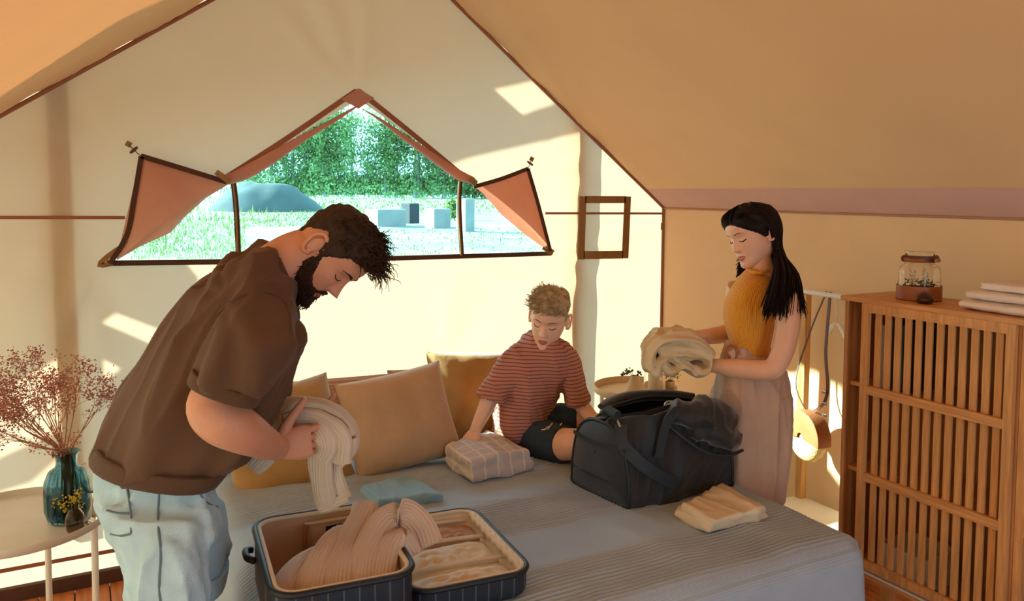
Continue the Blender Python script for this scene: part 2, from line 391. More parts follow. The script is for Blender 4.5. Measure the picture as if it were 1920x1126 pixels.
# second unseen sheet added to shade the left end, holes cut for sun patches
SD = .5
so_ = [(-330, 470), (120, 520), (330, 470), (372, 520), (372, 700), (250, 800), (120, 850), (60, 905), (-20, 930), (-330, 1000)]
h1 = [(190, 604), (222, 589), (320, 625), (300, 652)]
h2 = [(191, 672), (226, 690), (194, 713)]
h3 = [(-200, 870), (60, 700), (130, 668), (150, 690), (130, 800), (20, 850), (-100, 905)]
S2 = lambda l: [(p[0], p[2]) for p in (shadow_src(x, y, SD) for x, y in l)]
struct('side_shade_sheet', poly_fill(S2(so_), [S2(h1), S2(h2), S2(h3)], lambda x, z: (x, YB+SD, z)), canvas_roof, wall_back, smooth=False)
def ribbon(pts, wd, nrm=(0, -1, 0), th=.003):
    pts = np.asarray(pts, float); T = np.gradient(pts, axis=0); nrm = np.array(nrm, float); rings = []
    for i, p in enumerate(pts):
        t = T[i]/np.linalg.norm(T[i]); s = np.cross(t, nrm); s /= np.linalg.norm(s); ww = wd[i] if hasattr(wd, '__len__') else wd
        rings.append([p+s*ww/2-nrm*th/2, p+s*ww/2+nrm*th/2, p-s*ww/2+nrm*th/2, p-s*ww/2-nrm*th/2])
    return loft(rings)
def shadow_pole(px1, py1, px2, py2, d, r):
    return tube([shadow_src(px1, py1, d), shadow_src(px2, py2, d)], r, 14, 1)
pA, pB = bw(102, 60), bw(141, 1000); pA[1] = pB[1] = YB+.032
struct('pole', ribbon([pA, pA*.5+pB*.5, pB], .085, (0, -1, 0), .045), seam, wall_back)
struct('pole', shadow_pole(1110, 200, 1088, 900, .060, .050), oak, wall_back)
def bpts(l, off, k=5): return cr([bw(x, y, off) for x, y in l], k) if k > 1 else np.array([bw(x, y, off) for x, y in l])
ZS = 1.527
struct('trim_1', tube([(XL, YB-.012, roofz(XL)-.01), (APX, YB-.012, APZ-.012)], .009, 8, 1), seam)
struct('trim_2', tube([(APX, YB-.012, APZ-.012), (XR, YB-.012, EVZ-.005)], .009, 8, 1), seam)
struct('trim_3', tube([(XR-.008, YB-.008, 0), (XR-.008, YB-.008, EVZ)], .008, 8, 1), seam)
struct('trim_4', ribbon([(XL, YB-.004, ZS), (.17, YB-.004, ZS-.008)], .013), seam)
struct('trim_5', ribbon([(2.19, YB-.004, ZS), (XR, YB-.004, ZS-.005)], .012), seam)
struct('trim_6', ribbon([(XL, YB-.004, .125), (XR, YB-.004, .125)], .016), seam)
struct('trim_7', tube([(XR-.008, YF, EVZ), (XR-.008, YB, EVZ)], .006, 8, 1), valance)
struct('baseboard_back', box(((XL+XR)/2, YB-.015, .028), (XR-XL, .03, .056)), tape_d, bevel=.004)
struct('baseboard_right', box((XR-.012, (YF+YB)/2, .025), (.024, YB-YF-.06, .05)), oak, bevel=.004)
# floor planks
floor = struct('floor', box(((XL+XR)/2, (YF+YB)/2, -.035), (XR-XL, YB-YF, .03)), tape_d, smooth=False)
npl = 30; pw = (XR-XL)/npl
pm = mkmesh('plank', box((0, 0, 0), (pw-.004, YB-YF, .02)), False, True, .002); pm.materials.append(wood_floor)
for i in range(npl):
    o = bpy.data.objects.new('plank', pm); COL.objects.link(o); o.parent = floor
    o.location = (XL+pw*(i+.5), (YF+YB)/2, -.01)
# window
win = bpy.data.objects.new('window_1', None); COL.objects.link(win); win['kind'] = 'structure'
win.location = tuple(map(float, bw(640, 486)))
MULL = [[(437, 336), (442, 380), (445, 430), (447, 484)], [(863, 340), (861, 380), (863, 430), (866, 480)]]
mx1, mx2 = bw(444, 400)[0], bw(862, 400)[0]
def clip_poly(poly, xa, xb):
    def half(P, x0, keep_gt):
        out = []
        for i in range(len(P)):
            a, b = P[i], P[(i+1) % len(P)]; ia = (a[0] >= x0) == keep_gt; ib = (b[0] >= x0) == keep_gt
            if ia: out.append(a)
            if ia != ib:
                t = (x0-a[0])/(b[0]-a[0]); out.append((x0, a[1]+(b[1]-a[1])*t))
        return out
    return half(half(poly, xa, True), xb, False)
for xa, xb in ((-1, mx1), (mx1, mx2), (mx2, 4)):
    pl = clip_poly(hole, xa, xb); n = len(pl)
    V = [(x, YB+.004, z) for x, z in pl]+[(x, YB+.0055, z) for x, z in pl]
    Fc = [tuple(range(n)), tuple(range(2*n-1, n-1, -1))]+[(i, (i+1) % n, n+(i+1) % n, n+i) for i in range(n)]
    obj('pane', (V, [Fc[0]]), pane_m, win, smooth=False)
for l in MULL: obj('mullion', ribbon(bpts(l, .012), .023, th=.006), tape_d, win)
for l in MULL: obj('mullion_zip', ribbon(bpts([(x-1, y) for x, y in l], .018), .008, th=.004), tape, win)
obj('sill_tape', ribbon(bpts([(200, 493), (450, 490), (700, 485), (1033, 475)], .012), .023, th=.005), tape_d, win)
obj('head_tape', ribbon(bpts([(422, 334), (540, 258), (668, 170)], .012), .024, th=.005), seam, win)
obj('head_tape', ribbon(bpts([(672, 170), (760, 240), (884, 342)], .012), .024, th=.005), seam, win)
V = [bw(*p, .016) for p in ((640, 186), (671, 166), (702, 184), (672, 204))]
obj('apex_patch', ([tuple(v) for v in V]+[tuple(v-np.array([0, .004, 0])) for v in V], [(0, 1, 2, 3), (7, 6, 5, 4), (0, 1, 5, 4), (1, 2, 6, 5), (2, 3, 7, 6), (3, 0, 4, 7)]), flapm, win, smooth=False)
def wroll(name, pts, rad, seed):
    P = [bw(x, y, .03) for x, y in pts]
    me = mkmesh(name, tube(P, rad, 14, 8, flat=.55, ref=(0, 1, 0))); displace(me, fold_fn(.006, 14, P[-1]-P[0], .25, seed))
    return obj(name, me, flapm, win)
wroll('rolled_edge', [(668, 200), (620, 229), (560, 264), (500, 302), (455, 325), (418, 338)], [.004, .011, .018, .024, .026, .018], 1)
wroll('rolled_edge', [(676, 202), (715, 226), (770, 266), (820, 302), (860, 328), (888, 338)], [.004, .009, .015, .022, .025, .016], 2)
# pinned-back flaps
def flap(outl, tapes, seed, name='window_flap', label=''):
    """outline in the wall plane, bellied away from it"""
    L = np.array([bw(x, y, .03) for x, y in outl])
    f = thing(name, label, 'tent flap', L[-1])
    c = L.mean(0); n = len(L); rings = []
    K = 10
    V = []; Fc = []
    dense = []
    for i in range(n):
        for t in np.linspace(0, 1, 8)[:-1]: dense.append(L[i]*(1-t)+L[(i+1) % n]*t)
    dense = np.array(dense); m = len(dense)
    for k in range(K+1):
        s = 1-k/K
        for i, p in enumerate(dense):
            q = c+(p-c)*s; e = 1-s*s
            V.append((q[0], q[1]-.035*e-.012*e*nz(q[0]*9+q[2]*9, q[2]*3, seed), q[2]))
    for k in range(K):
        for i in range(m):
            j = (i+1) % m; Fc.append((k*m+i, k*m+j, (k+1)*m+j, (k+1)*m+i))
    obj('cloth', (V, Fc), flapm, f)
    for t, wd in tapes: obj('tape_edge', ribbon(bpts(t, .042), wd, th=.005), tape_d, f)
    return f
f1 = flap([(264, 292), (425, 338), (428, 346), (385, 372), (345, 408), (320, 436), (262, 462), (218, 488)],
          [([(264, 292), (330, 312), (425, 341)], .021), ([(265, 293), (252, 370), (238, 440), (206, 494)], .02)], 4,
          label='pink canvas window flap pinned open on the left of the tent window')
obj('corner_strap', ribbon(bpts([(240, 455), (205, 478), (186, 497), (212, 493)], .03, 3), .02, th=.004), tape, f1)
f2 = flap([(990, 316), (888, 348), (905, 362), (940, 402), (985, 440), (1025, 468), (1034, 470)],
          [([(990, 316), (940, 335), (888, 350)], .02), ([(990, 316), (1010, 385), (1032, 470)], .019)], 9,
          label='coral canvas window flap pinned open on the right of the tent window')
obj('corner_strap', ribbon(bpts([(1018, 462), (1028, 468), (1037, 474)], .03, 2), .03, th=.004), tape, f2)
for (tx, ty), (sx, sy), (ex, ey), fl in (((241, 270), (251, 281), (264, 292), f1), ((997, 298), (994, 306), (990, 316), f2)):
    p = bw(tx, ty, .015); q = bw(sx, sy, .03); e = bw(ex, ey, .03)
    ang = Matrix.Rotation(.5, 3, 'Y')
    obj('tab', box(p, (.022, .006, .022), ang), tape, fl, smooth=False, bevel=.001)
    d = (e-p)/np.linalg.norm(e-p); s = np.cross(d, [0, 1, 0])
    obj('toggle', tube([q-s*.02, q-s*.008, q+s*.008, q+s*.02], [.004, .0065, .0065, .004], 8, 3), leather_d, fl)
    obj('cord', tube([p, q, e], .0018, 6, 2), tape_d, fl)
for (p1, p2) in (((405, 322), (432, 342)), ((880, 334), (893, 345))):
    a, b = bw(*p1, .06), bw(*p2, .06)
    obj('keeper_loop', ribbon([a, (a+b)/2+np.array([0, -.008, 0]), b], .024 if p1[0] < 600 else .03, th=.005), tape, win)
# square tape frame right of the window
vt = thing('vent_patch', 'square brown tape frame stitched on the back wall right of the window', 'vent', bw(1130, 487, .006))
for a, b, wd in (((1097, 374), (1173, 374), .04), ((1094, 478), (1168, 477), .044), ((1093, 368), (1089, 486), .044), ((1177, 368), (1172, 484), .044)):
    obj('frame_strip', ribbon([bw(*a, .006), bw(*b, .006)], wd, th=.004), tape, vt)
obj('hanging_tab', box(bw(1241, 424, .02), (.012, .004, .04)), tape, thing('wall_tab', 'tiny brown fabric tab at the back right corner of the tent', 'tab', bw(1241, 430, .02)), smooth=False)
# ------------------------------------------------------------------ outdoors
GZ = -.35
def ground(u, v):
    x = -40+110*u; y = YB+.9+95*v**1.8
    z = GZ+.9*(max(0, y-9)/60)+.10*nz(x*.35, y*.35, 1)*(1 if y > 6 else .2)
    return (x, y, z)
def gz(x, y): return GZ+.9*(max(0, y-9)/60)+.10*nz(x*.35, y*.35, 1)*(1 if y > 6 else .2)
struct('ground', sheet(ground, 110, 90), groundm)
struct('ground_near', box(((XL+XR)/2, YB+4.6, GZ-.2), (24, 8, .2)), groundm, smooth=False)
def gpt(px, py):
    d = ray(px, py); lo, hi = 3.0, 110.0
    for _ in range(60):
        m = (lo+hi)/2; p = EYE+d*m
        if p[2] > gz(p[0], p[1]): lo = m
        else: hi = m
    return EYE+d*lo
def at_s(p): return (np.array(p)-EYE) @ FW/F_PX     # metres for one pixel at a point
# earth mound
pmn = gpt(520, 398); s = at_s(pmn)
def mound(u, v):
    a = u*2*math.pi; r = v; R = 112*s
    x = pmn[0]+R*r*math.cos(a)*1.05; y = pmn[1]+3+R*.8*r*math.sin(a)
    h = 66*s*(1-r**2.2)**1.0*(1+.30*nz(x*.22, y*.22, 9)+.12*nz(x*.9, y*.9, 4)); return (x, y, gz(x, y)-.2+h)
md = obj('earth_mound', sheet(mound, 48, 16), moundm); tag(md, 'dark earth mound on the clearing seen through the window', 'mound')
# grass
def tufts(n, x0, x1, y0, y1, h0, h1):
    V, Fc = [], []
    for i in range(n):
        px = random.uniform(x0, x1); py = random.uniform(y0, y1); p = gpt(px, py); s = at_s(p); h = random.uniform(h0, h1)*s; wd = random.uniform(2.0, 4)*s
        a = random.uniform(0, math.pi); b = len(V); dx, dy = math.cos(a)*wd/2, math.sin(a)*wd/2; lx, ly = random.uniform(-.3, .3)*h, random.uniform(-.3, .3)*h
        V += [(p[0]-dx, p[1]-dy, p[2]-.02), (p[0]+dx, p[1]+dy, p[2]-.02), (p[0]+lx+dx*.2, p[1]+ly+dy*.2, p[2]+h)]; Fc.append((b, b+1, b+2))
    return V, Fc
g = join(tufts(5200, 520, 960, 340, 366, 6, 24), tufts(2600, 240, 460, 408, 486, 3, 10), tufts(1500, 440, 700, 392, 425, 2, 6), tufts(1500, 560, 960, 362, 400, 2, 7), tufts(1200, 560, 1010, 430, 480, 2, 5), tufts(2500, -500, 520, 340, 420, 4, 18), tufts(1200, 960, 1500, 340, 420, 4, 18))
go = obj('meadow_grass', g, grassm, smooth=False, weld=False, kind='stuff'); tag(go, 'tall pale green grass of the clearing outside the window', 'grass')
# trees
def crown(seed, n, R, H, z0):
    r_ = random.Random(seed); V, Fc = [], []
    cl = [(r_.gauss(0, R*.45), r_.gauss(0, R*.45), z0+H*r_.random()**.9) for _ in range(46)]
    for i in range(n):
        c = r_.choice(cl); p = np.array([c[0]+r_.gauss(0, R*.26), c[1]+r_.gauss(0, R*.26), c[2]+r_.gauss(0, H*.06)])
        s = r_.uniform(.10, .24); u = np.array([r_.gauss(0, 1), r_.gauss(0, 1), r_.gauss(0, 1)]); u /= np.linalg.norm(u)
        v = np.cross(u, [.3, .5, .8]); v /= np.linalg.norm(v); b = len(V)
        V += [p-u*s, p-v*s*.6, p+u*s, p+v*s*.6]; Fc.append((b, b+1, b+2, b+3))
    return V, Fc
TM = []
for k in range(4):
    cm = mkmesh('crown', crown(k, 2600, 2.3, 7.6, .4), False, False); cm.materials.append(leafm)
    tm = mkmesh('trunk', tube([(0, 0, -.3), (.1, .05, 3), (-.05, .1, 6.2), (.1, 0, 8.6)], [.2, .16, .11, .05], 8, 3)); tm.materials.append(trunkm)
    TM.append((cm, tm))
tl = ['young birch with a thin white trunk', 'bushy green birch', 'loose leafy tree', 'dense green tree']
tn = 0
for row, (py, hs) in enumerate(((341, .72), (336, .95), (333, 1.25))):
    for i in range(9):
        px = 470+i*56+row*19+random.uniform(-12, 12)
        if row == 2 and 640 < px < 700: continue
        p = gpt(px, py); s = at_s(p); k = (i+row*2) % 4
        t = thing('tree', '%s at the %s of the clearing outside' % (tl[k], ('near edge', 'middle', 'far edge')[row]), 'tree', (p[0], p[1], gz(p[0], p[1])-.1), 'trees %d-%d beyond the clearing' % (row, k))
        h = random.uniform(150, 200)*s*(.75+.25*hs) if row else random.uniform(80, 130)*s
        if abs(px-672) < 26: h *= .85
        t.scale = (h/8.3*.8, h/8.3*.8, h/8.3); t.rotation_euler[2] = random.uniform(0, 6)
        for nm, me in zip(('crown', 'trunk'), TM[k]):
            o = bpy.data.objects.new(nm, me); COL.objects.link(o); o.parent = t
        tn += 1
fv, ff_ = [], []
for px in list(range(-560, 470, 42))+list(range(985, 1500, 46)):
    p = gpt(px, 336); sq = at_s(p); h = random.uniform(100, 160)*sq/8.3; cv_, cf_ = crown(px, 260, 2.6, 7.6, .3); b = len(fv)
    fv += [(p[0]+v[0]*h, p[1]+v[1]*h, gz(p[0], p[1])+v[2]*h) for v in np.array(cv_)*np.array([1, 1, 1])]; ff_ += [tuple(i+b for i in f) for f in cf_]
fo_ = obj('forest_edge', (fv, ff_), leafm, smooth=False, weld=False, kind='stuff'); tag(fo_, 'green forest edge running on beside the birches outside', 'forest')
# blocks and a bush on the gravel
def gbox(px1, px2, py1, py2, m, name, label, cat, dy=1.0):
    p = gpt((px1+px2)/2, py2); s = at_s(p); wd = (px2-px1)*s; h = (py2-py1)*s
    o = obj(name, box((p[0], p[1]+dy/2, gz(p[0], p[1])+h/2-.03), (wd, dy, h+.06), Matrix.Rotation(.2, 3, 'Z')), m, smooth=False, bevel=.05); tag(o, label, cat)
gbox(700, 762, 392, 424, concrete, 'concrete_slab', 'low pale concrete slab lying on the gravel outside', 'slab', 1.2)
gbox(764, 786, 381, 419, darkbox, 'dark_crate', 'small dark block between the pale slabs outside', 'block', .8)
gbox(808, 846, 391, 428, concrete, 'concrete_block', 'pale upright concrete block on the gravel outside', 'block', .8)
gbox(868, 890, 372, 434, concrete, 'stone_post', 'pale stone post standing behind the right mullion outside', 'post', .7)
p = gpt(852, 412); s = at_s(p); bsh = thing('bush', 'small dark bush beside the right window mullion outside', 'bush', (p[0], p[1], gz(p[0], p[1])))
V, Fc = crown(11, 260, .5, .9, .15); obj('foliage', ([(v[0]*30*s+p[0], v[1]*30*s+p[1], v[2]*34*s+gz(p[0], p[1])) for v in V], Fc), leafm, bsh, smooth=False, weld=False)
obj('stem', tube([(p[0], p[1], gz(p[0], p[1])-.05), (p[0], p[1], gz(p[0], p[1])+30*s)], .04, 6, 1), trunkm, bsh)
# ------------------------------------------------------------------ bed
BZ = .58; BX0, BX1, BY0, BY1 = .37, 2.14, 1.58, 3.58
bed = thing('bed', 'wide low bed under a ribbed grey-pink bedspread in the tent', 'bed', ((BX0+BX1)/2, (BY0+BY1)/2, 0))
obj('base', box(((BX0+BX1)/2, (BY0+BY1)/2, .14), (BX1-BX0-.16, BY1-BY0-.14, .24)), oak, bed, bevel=.01)
for lx in (BX0+.16, BX1-.16):
    for ly in (BY0+.16, BY1-.16): obj('leg', box((lx, ly, .012), (.08, .08, .024)), oak, bed)
obj('mattress', box(((BX0+BX1)/2, (BY0+BY1)/2, .40), (BX1-BX0-.10, BY1-BY0-.10, .27)), mattress_m, bed, bevel=.05)
def spread_f(u, v):
    # arc-length parameters across the bed; past the edge the cloth hangs
    W, L, drop, r = BX1-BX0, BY1-BY0, .44, .075
    s = (u-.5)*(W+2*drop); t = (v-.5)*(L+2*drop)
    def prof(s, half):
        a = abs(s)-(half-r); sg = 1 if s >= 0 else -1
        if a <= 0: return s, 0.0, 0.0
        arc = r*math.pi/2
        if a < arc: th = a/r; return sg*(half-r+r*math.sin(th)), -(r-r*math.cos(th)), th/(math.pi/2)
        return sg*half, -r-(a-arc), 1.0
    x, dzx, hx = prof(s, W/2); y, dzy, hy = prof(t, L/2)
    dz = min(dzx, dzy) if not (hx > 0 and hy > 0) else -math.hypot(dzx, dzy)
    if hx > 0 and hy > 0:
        k = 1-.06*min(hx, hy); x *= k; y *= k
    hang = max(0, -dz-r)
    X = (BX0+BX1)/2+x; Y = (BY0+BY1)/2+y; top = 1-max(hx, hy)
    if hx > .5: X += math.copysign(hang*.07+hang*.12*nz(Y*4, .3, 1)+.010, s)
    if hy > .5: Y += math.copysign(hang*.07+hang*.12*nz(X*4, .7, 2)+.010, t)
    wr = top*(.008*nz(X*2.3, Y*3.6, 5)+.005*(1-abs(nz(X*5+Y*3, Y*6-X, 8))*2.4)*max(0, .4+nz(X*1.4, Y*1.7, 3)))
    bandm = min(1, max(0, 1.2*math.sin(t*13.5+.5*nz(X*1.5, Y*1.5, 4))+.55)); rib = .0036*bandm*math.sin(t*2*math.pi/.0175+2.2*nz(X*3.0, Y*2.0, 6)+1.1*nz(X*9, Y*3, 2))
    wr += rib*top+top*.010*max(0, 1-3.2*abs(nz(X*1.6+Y*2.1, Y*1.3-X*.8, 12)))**2
    if top < .3 and hy > .5: Y += -rib*.6
    return (X, Y, max(.03, BZ+dz+wr))
sp = obj('bedspread', sheet(spread_f, 96, 1250), spread, bed)
# long cushions at the head, under the same ribbed cloth
def pillow_vf(c, u, v, nrm, w, h, t, pinch=.10, n=26, sag=0, seed=0, pw=.42):
    V, Fc = [], []
    u, v, nrm = (np.array(q, float)/np.linalg.norm(q) for q in (u, v, nrm))
    for side in (1, -1):
        for i in range(n+1):
            for j in range(n+1):
                a, b = -1+2*i/n, -1+2*j/n
                k = max(0, (1-a*a)*(1-b*b))**pw
                x = a*(1-pinch*(1-b*b)*abs(a)**3); y = b*(1-pinch*(1-a*a)*abs(b)**3)
                wr = .010*nz(a*2.2+seed, b*2.2, seed*1.7)*k+.006*nz(a*5+b*2+seed, b*5, seed)*k
                P = np.array(c)+u*x*w/2+v*y*h/2+nrm*(side*(t/2*k+.002)+wr)
                V.append(P-np.array([0, 0, sag*k*(1-b)*.5]))
    m = (n+1)**2
    for s in (0, 1):
        for i in range(n):
            for j in range(n):
                q = s*m+i*(n+1)+j; Fc.append((q, q+1, q+n+2, q+n+1))
    for i in range(n):
        for a, b in ((i*(n+1), (i+1)*(n+1)), (i*(n+1)+n, (i+1)*(n+1)+n), (i, i+1), (n*(n+1)+i, n*(n+1)+i+1)):
            Fc.append((a, b, m+b, m+a))
    return V, Fc
def cushion(name, label, cat, px, D, top_tilt, w, h, t, m, rot, seed, group=None, **k):
    """px: image point of the cushion's centre, D its depth; leans back by top_tilt, turned by rot in its own plane"""
    c = at(*px, D); nrm = np.array([-.10, -math.cos(top_tilt), math.sin(top_tilt)]); nrm /= np.linalg.norm(nrm)
    u = np.cross(nrm, [0, 0, 1]); u /= np.linalg.norm(u); u = -u; v = np.cross(nrm, u); v = v if v[2] > 0 else -v
    u2 = u*math.cos(rot)+v*math.sin(rot); v2 = -u*math.sin(rot)+v*math.cos(rot)
    o = obj(name, pillow_vf(c, u2, v2, nrm, w, h, t, seed=seed, **k), m); return tag(o, label, cat, group)
for (px, py, D, ww, hh, lab) in ((690, 790, 3.50, .80, .42, 'ribbed brown sleeping pillow behind the tan cushion'), (890, 765, 3.66, .76, .42, 'ribbed brown sleeping pillow behind the boy and the mustard cushion'), (520, 800, 3.36, .66, .36, 'ribbed brown sleeping pillow at the left end of the bed head')):
    cushion('sleeping_pillow', lab, 'pillow', (px, py), D, .55, ww, hh, .20, spread_p, 0, px, pinch=.03, pw=.3)
cushion('cushion', 'tan velvet cushion standing in the middle of the bed head', 'cushion', (750, 786), 3.12, .42, .43, .38, .17, tan, .15, 3, 'velvet cushions', pinch=.05)
cushion('cushion', 'mustard velvet cushion leaning behind the boy', 'cushion', (898, 742), 3.46, .42, .45, .40, .15, mustard, -.06, 5, 'velvet cushions', pinch=.05)
cushion('cushion', 'mustard velvet cushion behind the knit sweater at the left', 'cushion', (533, 822), 2.98, .55, .43, .42, .16, mustard, .18, 8, 'velvet cushions', pinch=.05)
# ------------------------------------------------------------------ folded clothes
def folded(corners, h, layers, seed, m, vox=.006, amp=.006, shrink=.05):
    """corners: 4 world points on the bed (clockwise); returns a stack of soft folded layers as one mesh"""
    C = np.array(corners); parts = []
    lh = h/layers
    for k in range(layers):
        c = C.mean(0); s = 1-shrink*k*(random.random()*.6+.7); q = c+(C-c)*s+np.array([random.uniform(-.012, .012), random.uniform(-.012, .012), 0])
        rings = []
        per = []
        for i in range(4):
            for t in np.linspace(0, 1, 9)[:-1]: per.append(q[i]*(1-t)+q[(i+1) % 4]*t)
        per = np.array(per); z0 = BZ+.004+k*lh
        for f, zz in ((.94, 0), (.985, .18), (1, .5), (.985, .82), (.93, 1.02), (.6, 1.06), (.2, 1.08)):
            r = c+(per-c)*f
            rings.append([np.array([p[0], p[1], z0+zz*lh*1.05+.004*nz(p[0]*9, p[1]*9, k+seed)]) for p in r])
        parts.append(loft(rings))
    me = remesh(join(*parts), vox, 3)
    d = C[1]-C[0]
    displace(me, fold_fn(amp*1.1, 8, d, .3, seed, True)); displace(me, fold_fn(amp*.3, 26, d, .5, seed+2)); me.materials.append(m); return me
def gp(l): return [onZ(x, y, BZ+.01) for x, y in l]
fo = thing('folded_blanket', 'grey checked cloth folded in a thick roll near the boy\'s hand', 'cloth', gp([(915, 885)])[0])
obj('cloth', folded(gp([(836, 872), (886, 908), (1004, 880), (920, 842)]), .085, 2, 3, linen_g, amp=.007), linen_g, fo)
o = obj('folded_shirt', folded(gp([(668, 920), (700, 952), (832, 940), (765, 897)]), .035, 2, 5, linen_b, amp=.007), linen_b); tag(o, 'light blue shirt folded flat behind the open suitcase', 'shirt')
o = obj('folded_trousers', folded(gp([(1264, 968), (1332, 1002), (1448, 972), (1350, 916)]), .045, 2, 9, linen_t, amp=.008, shrink=.1), linen_t); tag(o, 'cream cotton trousers folded in front of the black bag', 'trousers')
# ------------------------------------------------------------------ suitcase
def rrect(w, l, r, n=6):
    P = []
    for cx, cy, a0 in ((w/2-r, l/2-r, 0), (-w/2+r, l/2-r, 90), (-w/2+r, -l/2+r, 180), (w/2-r, -l/2+r, 270)):
        for i in range(n+1):
            a = math.radians(a0+90*i/n); P.append((cx+r*math.cos(a), cy+r*math.sin(a)))
    return np.array(P)
SCR = math.radians(-5)
def case_half(par, c, w, l, z0, h, ins, m_in, names):
    ca, sa = math.cos(SCR), math.sin(SCR)
    def ring(w_, l_, r, z): return [np.array([c[0]+x*ca-y*sa, c[1]+x*sa+y*ca, z]) for x, y in rrect(w_, l_, r)]
    out = [ring(w-.03, l-.03, .045, z0), ring(w-.006, l-.006, .055, z0+.012), ring(w, l, .06, z0+.03), ring(w, l, .06, z0+h-.012)]
    obj(names[0], loft(out, cap=False), navy, par)
    obj('bottom', loft([ring(w-.03, l-.03, .045, z0+.001), ring(.01, .01, .004, z0+.001)]), navy, par)
    inn = [ring(w-.012, l-.012, .055, z0+h), ring(w-.03, l-.03, .05, z0+h-.012), ring(w-.036, l-.036, .045, z0+ins+.02), ring(w-.07, l-.07, .04, z0+ins), ring(.01, .01, .004, z0+ins)]
    me = mkmesh('lining', loft(inn, cap=False)); o = obj(names[1], me, m_in, par)
    for nm, mm, ww, rr, dz in (('rim_piping', piping, 0.0, .0075, 0), ('zip_edge', lining_c, -.022, .006, .001)):
        R = ring(w+ww, l+ww, .06+ww/2, z0+h-.006+dz); R = np.array(R+[R[0]])
        obj(nm, tube(R, rr, 8, 1, cap=False), mm, par)
    return lambda x, y, z: np.array([c[0]+x*ca-y*sa, c[1]+x*sa+y*ca, z])
SC0 = BZ+.012
suit = thing('suitcase', 'open dark navy suitcase with beige lining on the near edge of the bed', 'suitcase', (.70, 1.98, BZ))
CW, CL = .325, .45
cA = (.535, 1.935); cB = (.535+.338*math.cos(SCR), 1.950+.338*math.sin(SCR)+.06)
la = case_half(suit, cA, CW, CL, SC0, .165, .02, lining, ('shell', 'lining'))
lb = case_half(suit, cB, CW, CL, SC0, .075, .022, lining_c, ('lid_shell', 'lid_lining'))
zr = SC0+.165
# mesh pocket with zip on the inside of the deep half
def wallpanel(f, x0, x1, y, z0, z1, bulge):
    def g(u, v):
        x = x0+(x1-x0)*u; z = z0+(z1-z0)*v
        return f(x, y-bulge*math.sin(math.pi*u)**.5*math.sin(math.pi*v)**.5-.004*nz(u*5, v*5, 4), z)
    return sheet(g, 14, 10)
pk = obj('inner_pocket', wallpanel(la, -.03, .12, CL/2-.024, SC0+.03, zr-.02, .018), lining, suit)
obj('pocket_zip', ribbon([la(-.03, CL/2-.03, zr-.022), la(.12, CL/2-.03, zr-.022)], .01, (0, 0, 1), .004), lining_c, pk)
obj('brand_tab', box(la(.045, CL/2-.05, zr-.036), (.045, .003, .013)), blackin, pk, smooth=False)
obj('zip_pull', tube([la(-.03, CL/2-.045, zr-.02), la(-.034, CL/2-.05, zr-.06), la(-.036, CL/2-.05, zr-.09)], .0055, 8, 2), leather, pk)
# ruched pockets and straps in the lid
def ruche(f, x0, x1, y0, y1, z, amp, seed):
    def g(u, v):
        x = x0+(x1-x0)*u; y = y0+(y1-y0)*v; e = (math.sin(math.pi*u)*math.sin(math.pi*v))**.4
        return f(x, y, z+e*(amp+.008*nz(u*3, v*7, seed)+.006*math.sin(u*40+4*nz(u*4, v*4, seed))*(1-v)))
    return sheet(g, 40, 24)
for y0, y1, sd in ((.085, .20, 1), (-.06, .075, 2), (-.20, -.07, 3)):
    q = obj('lid_pocket', ruche(lb, -.14, .14, y0, y1, SC0+.028, .022, sd), lining_c if sd > 1 else lining, suit)
    obj('pocket_hem', tube([lb(-.145, y1+.002, SC0+.045), lb(0, y1-.004, SC0+.054), lb(.145, y1+.002, SC0+.045)], .006, 8, 4), lining_c, q)
for i in range(14):
    y = -.19+i*.029
    pass
obj('lid_gusset', tube([lb(.146, -.19, SC0+.06)]+[lb(.142+.004*(i % 2), -.17+i*.02, SC0+.062+.006*(i % 2)) for i in range(18)]+[lb(.146, .20, SC0+.06)], .011, 8, 2), lining_c, suit)
# outside: side handle, clasp, corner guards
hd = obj('carry_handle', tube([la(-.07, -CL/2-.004, SC0+.09), la(-.06, -CL/2-.026, SC0+.10), la(0, -CL/2-.032, SC0+.102), la(.06, -CL/2-.026, SC0+.10), la(.07, -CL/2-.004, SC0+.09)], [.008, .011, .012, .011, .008], 10, 4), piping, suit)
for x in (-.075, .075): obj('handle_mount', box(la(x, -CL/2-.006, SC0+.088), (.03, .014, .03)), piping, hd, bevel=.003)
for x, y in ((CW/2-.03, -CL/2-.001), (-CW/2+.03, -CL/2-.001)):
    obj('corner_guard', box(la(x, y, SC0+.05), (.06, .012, .075)), piping, suit, bevel=.005)
obj('side_grip', tube([la(-CW/2-.002, CL/2-.09, SC0+.09), la(-CW/2-.02, CL/2-.075, SC0+.095), la(-CW/2-.02, CL/2-.03, SC0+.095), la(-CW/2-.002, CL/2-.02, SC0+.09)], .009, 8, 4), piping, suit)
for i in range(3): obj('hinge_band', box((la(CW/2+.005, -.15+.15*i, SC0+.035)), (.03, .05, .03)), navy, suit, bevel=.004)
